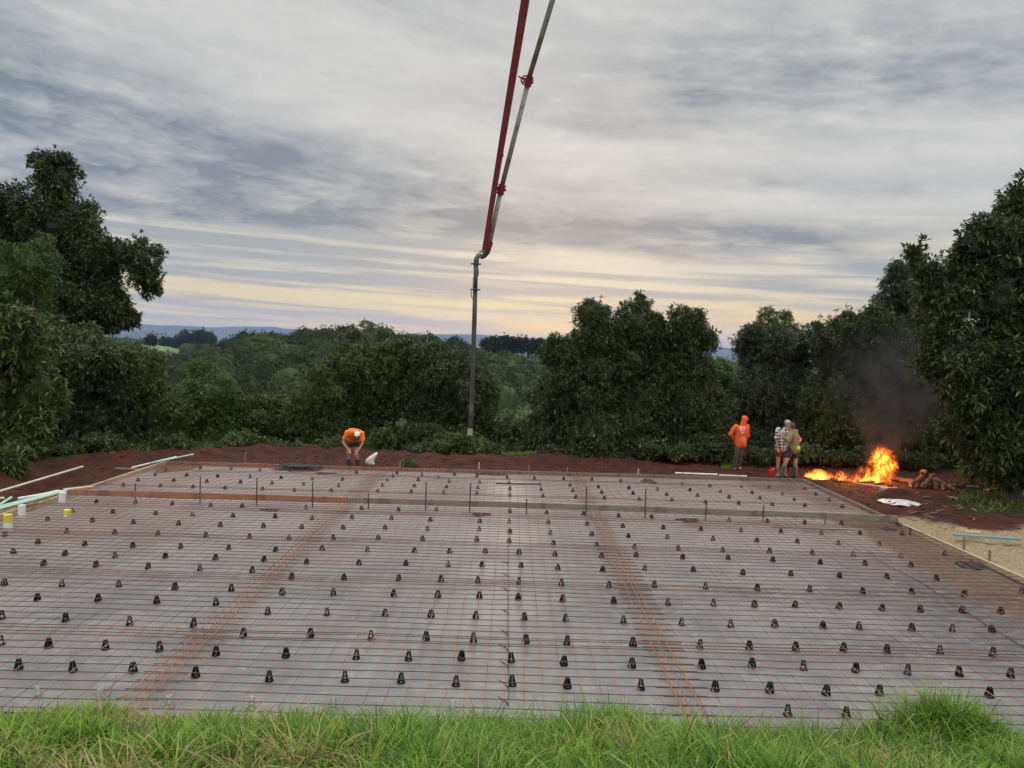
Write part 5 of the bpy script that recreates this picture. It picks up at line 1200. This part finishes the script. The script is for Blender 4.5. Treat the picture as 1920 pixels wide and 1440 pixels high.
def lowers(m_, upto, nm, puff=.02, waist=True, start=0.0):
    def w_(E):
        mb = MB(); J = E['J']
        if waist: mb.cap(J['hipL'].lerp(J['pel'], .3), J['hipR'].lerp(J['pel'], .3), .118, .118); mb.cap(J['pel'], J['pel']+(J['ch']-J['pel']).normalized()*.08, .12, .115)
        for s in 'LR':
            a, b_ = E['leg'](s)
            q = sub(*a, 0, min(1, upto)); mb.cap(q[0], q[1], q[2]+puff, q[3]+puff+.008)
            if upto > 1: q = sub(*b_, 0, upto-1); mb.cap(q[0], q[1], q[2]+puff, q[3]+puff+.008)
        mb.skin(nm, m_, E['rt'], .012, disp=.018, dscale=10)
    return w_
def boots(m_, up=.5, puff=.018, nm='boot'):
    def w_(E):
        J = E['J']
        for s in 'LR':
            mb = MB(); a, b_ = E['leg'](s); q = sub(*b_, 1-up, 1); mb.cap(q[0], q[1], q[2]+puff+.004, q[3]+puff)
            an, to = J['an'+s], J['to'+s]; mb.cap(an-Vector((0, 0, .03)), to, .052, .042); mb.cap(an-Vector((0, 0, .045)), to-Vector((0, 0, .01)), .045, .036)
            mb.skin(nm, m_, E['rt'], .009)
    return w_
def capw(m_, m_b=None, brim=True, hi=.03, nm='cap'):
    def w_(E):
        H, M = E['H'], E['M']; mb = MB(); mb.ell(H+M @ Vector((0, -.014, .045)), (.083, .104, .082), M, 18, 12)
        mb.V = [tuple(Vector(v)) for v in mb.V]
        zc_ = M.transposed() @ H
        # keep the upper half only
        bm = bmesh.new(); me = mb.mesh(nm); bm.from_mesh(me); bmesh.ops.bisect_plane(bm, geom=bm.verts[:]+bm.edges[:]+bm.faces[:], plane_co=H+M @ Vector((0, 0, hi)), plane_no=M @ Vector((0, 0, -1)), clear_outer=True)
        bm.to_mesh(me); bm.free(); me.polygons.foreach_set('use_smooth', [True]*len(me.polygons)); o = link(nm, me, m_, E['rt'])
        if brim:
            mb = MB(); c_ = H+M @ Vector((0, .085, hi+.004)); mb.ell(c_+M @ Vector((0, .025, 0)), (.062, .065, .007), M, 16, 8); mb.build('brim', m_b or m_, o, smooth=True)
    return w_
def hair(m_, nm='hair'):
    def w_(E):
        H, M = E['H'], E['M']; mb = MB(); mb.ell(H+M @ Vector((0, -.024, .034)), (.081, .096, .086), M); mb.ell(H+M @ Vector((0, -.06, -.02)), (.064, .045, .06), M); mb.skin(nm, m_, E['rt'], .010, disp=.012, dscale=30)
    return w_
def hood(m_):
    def w_(E):
        H, M, J = E['H'], E['M'], E['J']; mb = MB()
        mb.ell(H+M @ Vector((0, -.030, .020)), (.098, .108, .118), M); mb.cap(J['neck'], H+M @ Vector((0, -.05, -.06)), .10, .085)
        o = mb.skin('hood', m_, E['rt'], .010, disp=.012, dscale=12)
    return w_
def cloth(name, c, c2=None, rough=.85): return mat('cloth_'+name, c, c2, 14, rough, bd=.004)
c_or = cloth('orange', (.85, .20, .015), (.74, .15, .012)); c_or2 = cloth('orange_hoodie', (.78, .115, .022), (.66, .085, .02)); c_blk = cloth('black', (.018, .018, .022), (.03, .028, .03))
c_trs = cloth('drab_trousers', (.075, .065, .05), (.05, .042, .034)); c_olv = cloth('olive', (.24, .185, .095), (.18, .14, .07)); c_rd = cloth('red_shorts', (.16, .02, .022), (.11, .015, .018))
c_navy = cloth('navy_sock', (.03, .045, .11), (.02, .03, .08)); c_wcap = cloth('white_cap', (.72, .72, .68), (.6, .6, .56)); c_beard = cloth('dark_hair', (.02, .016, .014)); c_brn = cloth('brown_hair', (.12, .07, .04), (.08, .045, .03))
c_boot = cloth('grey_gumboot', (.10, .10, .085), (.07, .07, .06), .5); c_dboot = cloth('dark_boot', (.03, .035, .028), (.02, .02, .018), .5); c_tan = cloth('tan_boot', (.22, .14, .09), (.15, .1, .06)); c_gcap = cloth('grey_cap', (.42, .42, .38), (.3, .3, .27)); c_hv = cloth('hi_vis', (.55, .85, .04), (.5, .75, .04)); c_whs = cloth('white_shoe', (.6, .58, .55), (.2, .16, .13))
m_pl, nt, b = new_mat('cloth_plaid'); p = coord(nt); x_, y_, z_ = sep(p)
gx = ((x_*1.0+y_*.8)*11.0).fr(); gz = (z_*11.0).fr(); a_ = gx.gt(.5); b2 = gz.gt(.5)
c = mixc(nt, (a_+b2)*.5, (.66, .67, .68), (.018, .025, .06)); setin(nt, b, 'Base Color', c); b.inputs['Roughness'].default_value = .85

def collarband(m_, z): pass
# man bending forward over the back board
person(662, 877, 'person in orange T-shirt and white cap bending forward with bare legs and blue socks', dict(
    pel=(.0, .10, .86), ch=(.07, -.26, 1.09), neck=(.13, -.40, 1.12), head=(.20, -.52, 1.03), hipL=(-.10, .10, .84), hipR=(.10, .10, .86), knL=(-.14, -.02, .47), knR=(.10, -.01, .48),
    anL=(-.14, .06, .09), anR=(.13, .07, .09), toL=(-.16, -.09, .03), toR=(.16, -.08, .03), shL=(-.13, -.28, 1.09), shR=(.30, -.33, 1.08),
    elL=(-.25, -.27, .82), wrL=(-.09, -.36, .62), haL=(-.02, -.39, .54), elR=(.34, -.38, .80), wrR=(.22, -.44, .58), haR=(.16, -.46, .50)),
    (.10, -.95, -.38), (.12, -.38, .92), [lowers(c_blk, .42, 'shorts'), shirt(c_or, (.62, 0), -.02), boots(c_navy, .42, .006, 'sock'), boots(c_dboot, .14, .016), hair(c_beard), capw(c_wcap, c_wcap, brim=False, hi=.045), lambda E: (lambda mb: (mb.ell(E['H']+E['M'] @ Vector((0, .042, -.045)), (.064, .062, .07), E['M']), mb.skin('beard', c_beard, E['rt'], .009)))(MB())])
# hooded man seen from behind
def prints(E):
    sh = E['shirt'].data; bv = BVHTree.FromPolygons([v.co for v in sh.vertices], [p.vertices[:] for p in sh.polygons]); mb = MB()
    def onb(x, z):
        h = bv.ray_cast(Vector((x, -1, z)), Vector((0, 1, 0))); return (h[0]+Vector((0, -.004, 0))) if h[0] else None
    def stroke(pts, w_):
        Q = [onb(*p_) for p_ in pts]; Q = [q for q in Q if q]
        if len(Q) > 1: mb.tube(Q, w_, 5)
    cx, cz = .045, 1.30
    stroke([(cx+.075*math.cos(t), cz+.085*math.sin(t)) for t in np.linspace(.2, 5.9, 26)], .009)
    stroke([(cx+.055*math.cos(t), cz+.045*math.sin(t)+.02) for t in np.linspace(0, 6.28, 20)], .007)
    stroke([(cx-.05, cz-.02), (cx, cz+.01), (cx+.05, cz-.02)], .010)
    mb.build('back_logo', c_wcap, E['rt']); mb = MB()
    rn = random.Random(2)
    for zr, xa, xb in ((1.195, -.02, .105), (1.17, -.01, .10), (1.055, .01, .10), (1.025, -.0, .15), (.995, -.015, .13), (.965, .0, .15)):
        x0 = xa
        while x0 < xb:
            wl = rn.uniform(.008, .022); stroke([(x0, zr+.06*(x0-.05)), (x0+wl*.5, zr+.012+.06*(x0-.05)), (x0+wl, zr+.06*(x0-.05))], .005); x0 += wl+.007
        if zr == 1.17: mb.build('back_lettering', c_wcap, E['rt']); mb = MB()
    mb.build('back_lettering', c_wcap, E['rt'])
person(1384, 881, 'person in orange hooded jumper with white back print, hood up, seen from behind', dict(
    pel=(.04, .0, .93), ch=(.06, .0, 1.28), neck=(.11, .03, 1.46), head=(.165, .05, 1.60), hipL=(-.06, .0, .91), hipR=(.13, .02, .91), knL=(-.08, -.03, .50), knR=(.08, .05, .50),
    anL=(-.11, .03, .09), anR=(.04, .12, .09), toL=(-.08, .17, .03), toR=(.14, .24, .03), shL=(-.13, .0, 1.38), shR=(.23, .04, 1.38),
    elL=(-.29, .0, 1.14), wrL=(-.17, .10, .99), haL=(-.10, .14, .96), elR=(.27, .10, 1.10), wrR=(.25, .30, 1.02), haR=(.20, .34, 1.0)),
    (.8, .6, -.12), (0, 0, 1), [lowers(c_trs, 1.92, 'trousers', .022), shirt(c_or2, (1, .9), .07, .026, nm='hooded_jumper'), prints, hood(c_or2), boots(c_whs, .12, .016, 'shoe'), capw(c_or2, c_or2, hi=.05)], scale=1.0)
# plaid shirt man
person(1467, 893, 'person in blue and white plaid shirt, red shorts and pale cap, behind the olive jumper', dict(
    pel=(.0, .12, .94), ch=(.02, .12, 1.30), neck=(.06, .08, 1.48), head=(.11, .05, 1.61), hipL=(-.09, .12, .92), hipR=(.10, .12, .92), knL=(-.12, .10, .50), knR=(.09, .12, .50),
    anL=(-.10, .16, .09), anR=(.12, .18, .09), toL=(-.13, .03, .03), toR=(.14, .04, .03), shL=(-.15, .10, 1.42), shR=(.22, .12, 1.42),
    elL=(-.21, .05, 1.13), wrL=(-.19, .0, .90), haL=(-.18, -.03, .82), elR=(.42, .05, 1.28), wrR=(.46, -.14, 1.16), haR=(.40, -.20, 1.14)),
    (.55, -.8, -.1), (0, 0, 1), [lowers(c_rd, .62, 'shorts'), shirt(m_pl, (.8, 0), .06, .022), boots(c_tan, .35, .012), hair(c_brn), capw(c_gcap, c_gcap)])
# olive jumper man
person(1477, 897, 'person in olive jumper, black shorts and gumboots with legs apart, arm round the plaid shirt', dict(
    pel=(.13, -.02, .93), ch=(.09, -.04, 1.25), neck=(.03, -.02, 1.43), head=(.02, .0, 1.545), hipL=(.04, -.06, .91), hipR=(.20, .02, .91), knL=(-.10, -.10, .52), knR=(.20, .0, .50),
    anL=(-.22, -.04, .10), anR=(.23, .05, .10), toL=(-.34, .0, .04), toR=(.20, .20, .04), shL=(-.01, -.17, 1.36), shR=(.20, .12, 1.37),
    elL=(-.14, -.28, 1.15), wrL=(-.31, -.20, 1.29), haL=(-.37, -.15, 1.35), elR=(.05, .30, 1.2), wrR=(-.10, .38, 1.3), haR=(-.16, .40, 1.33)),
    (-.75, .62, .12), (0, 0, 1), [lowers(c_blk, .60, 'shorts'), shirt(c_olv, (1, .45), .05, .026, nm='jumper'), boots(c_boot, .62, .022, 'gumboot'), hair(c_brn),
    lambda E: (lambda mb: (mb.box((.225, -.13, .93), (.055, .012, .05)), mb.build('hi_vis_tag', c_hv, E['rt'], bevel=.004)))(MB())])

# ------------------------------------------------------------------ fire and smoke
FY = on(1640, 906, -.1).y; kf = FY/F
fire_pts = [(1506, 893, 8), (1530, 896, 12), (1550, 899, 16), (1570, 901, 20), (1590, 903, 24), (1610, 904, 26), (1630, 905, 30)]
mb = MB()
for px, py, h_ in fire_pts:
    c_ = on(px, py, -.12); k = c_.y/F; mb.ell(c_+Vector((0, 0, h_*.45*k)), (20*k, .16, (h_*.8+4)*k))
tcx, tcz = at(1656, 874, FY).x, at(1656, 874, FY).z
mb.ell((tcx, FY, tcz), (34*kf, .26, 42*kf)); mb.ell((tcx-.12, FY, tcz+.35), (20*kf, .2, 26*kf)); mb.ell((tcx, FY, tcz-.3), (36*kf, .22, 20*kf))
xa_, xb_ = on(1500, 893, -.12).x, on(1645, 905, -.12).x; ya_, yb_ = on(1510, 893, -.12).y, on(1645, 905, -.12).y
m_fire = bpy.data.materials.new('flames'); m_fire.use_nodes = True; nt = m_fire.node_tree; nt.nodes.remove(nt.nodes['Principled BSDF'])
p = geopos(nt); x_, y_, z_ = sep(p); wn = noise(p, 2.2, 3, .5); q = xyz(nt, x_*2.0+(wn-.5)*1.5, y_*1.6, z_*1.05-(wn-.5)*.9)
n1 = noise(q, 4.2, 7, .66, 1.3); nb = noise(xyz(nt, x_, y_*.3, z_*.3), 2.6, 2, .5)
t_ = ((x_-xa_)/(xb_-xa_)); ex = t_.smooth(0, .12)*(1.08-t_).smooth(0, .08)
hgt_ = (t_.clamp()*.26+.20)*(nb*2.2-.25).mx(.35)
yc = (y_-(t_*(yb_-ya_)+ya_))/.22
S2 = (1.35-(z_+.12)/hgt_-yc*yc)*ex-(1-ex)*2
ux = (x_-tcx-(wn-.5)*.75+(z_-tcz)*.10)/(25*kf); uz = (z_-tcz+(wn-.5)*.3)/(35*kf); uy = (y_-FY)/.2
S1 = 1-ux*ux-uz*uz-uy*uy
shp = S1._m('MAXIMUM', S2).mx(-1.0)
val = n1-.545+shp*.16
e_ = nt.nodes.new('ShaderNodeEmission'); hot = val.smooth(.05, .19)
col = mixc(nt, hot, (1.0, .09, .004), (1.0, .46, .05)); nt.links.new(col.k, e_.inputs[0])
nt.links.new((val.mx(0.0).pw(1.4)*330.0+val.gt(0.0)*2.0).k, e_.inputs[1])
nt.links.new(e_.outputs[0], nt.nodes['Material Output'].inputs['Volume'])
fr = empty('fire', 'open orange fire burning along the ground with a tall flame at its right end', 'fire', (0, FY, 0)); fr.location = on(1590, 903, -.12)
o = mb.skin('flames', m_fire, None, .03, sm=2); o.data.transform(Matrix.Translation(-fr.location)); o.parent = fr
try: m_fire.cycles.volume_step_rate = .35
except Exception as ex: print('step', ex)
ld = bpy.data.lights.new('fire_light', 'POINT'); ld.energy = 110; ld.color = (1, .33, .06); ld.shadow_soft_size = .35
lo = bpy.data.objects.new('fire_light', ld); C.objects.link(lo); lo.parent = fr; lo.location = at(1650, 880, FY-.05)-fr.location
ld = bpy.data.lights.new('fire_light', 'POINT'); ld.energy = 40; ld.color = (1, .33, .06); ld.shadow_soft_size = .15
lo = bpy.data.objects.new('fire_light', ld); C.objects.link(lo); lo.parent = fr; lo.location = on(1580, 902, -.12)+Vector((0, -.1, .25))-fr.location
# embers and charred timber under the fire
m_char = mat('charred_wood', (.02, .014, .012), (.05, .03, .02), 8, .9)
for i, (a, b_) in enumerate([((1600, 905), (1640, 903)), ((1636, 908), (1668, 904)), ((1560, 901), (1590, 904)), ((1650, 903), (1672, 909))]):
    pa, pb = on(*a, -.09), on(*b_, -.07); beam('charred_timber', pa, pb, .06, .05, m_char, ['charred stick under the middle of the flames', 'charred stick at the foot of the tall flame', 'charred stick under the low flames', 'charred stick at the right foot of the tall flame'][i], 'charred wood', 'charred wood in the fire')
m_sm = bpy.data.materials.new('smoke'); m_sm.use_nodes = True; nt = m_sm.node_tree; nt.nodes.remove(nt.nodes['Principled BSDF'])
pv = nt.nodes.new('ShaderNodeVolumePrincipled'); p = geopos(nt); x_, y_, z_ = sep(p)
c0 = at(1650, 860, FY+.3)
hh = (z_-.3)*.2; cxn = x_-(c0.x+.05)-hh*1.6; wn = noise(p, .8, 4, .6)
r2 = ((cxn+(wn-.5)*2.6)/(hh*3.8+.65)); r2 = r2*r2+((y_-(FY+.5))/(hh*2+.6))._m('POWER', 2.0)
n1 = noise(xyz(nt, x_*1.2+wn*1.6, y_, z_*.8-wn), 1.6, 6, .62)
fall = (1-r2).clamp(); fall = fall*fall
den = fall*(n1-.42).mx(0.0)*9.0*(z_-.1).smooth(0, .8)*(5.0-z_).smooth(0, 3.8)
nt.links.new((den*1.15).k, pv.inputs['Density']); pv.inputs['Color'].default_value = (.12, .12, .13, 1); pv.inputs['Anisotropy'].default_value = .1
nt.links.new(pv.outputs[0], nt.nodes['Material Output'].inputs['Volume'])
try: m_sm.cycles.volume_step_rate = .6
except Exception: pass
mb = MB()
for z, rx in ((.5, 1.4), (1.3, 2.0), (2.3, 2.6), (3.3, 3.0), (4.2, 3.2)): mb.ell((c0.x+.1+z*.3, FY+.6, z), (rx, min(rx, 1.5), 1.0))
o = mb.skin('smoke', m_sm, None, .12); tag(o, 'dark thin smoke drifting up from the fire in front of the trees', 'smoke', kind='stuff')

# ------------------------------------------------------------------ haze
mb = MB(); mb.box((0, 5700, 165), (9600, 6000, 265)); m_hz = bpy.data.materials.new('haze'); m_hz.use_nodes = True; nt = m_hz.node_tree; nt.nodes.remove(nt.nodes['Principled BSDF'])
pv = nt.nodes.new('ShaderNodeVolumePrincipled'); pv.inputs['Color'].default_value = (.42, .58, 1, 1); pv.inputs['Density'].default_value = .00004
nt.links.new(pv.outputs[0], nt.nodes['Material Output'].inputs['Volume']); tag(mb.build('haze', m_hz), kind='stuff')
print('TREES', tree_n, 'CHAIRS', len(allc))
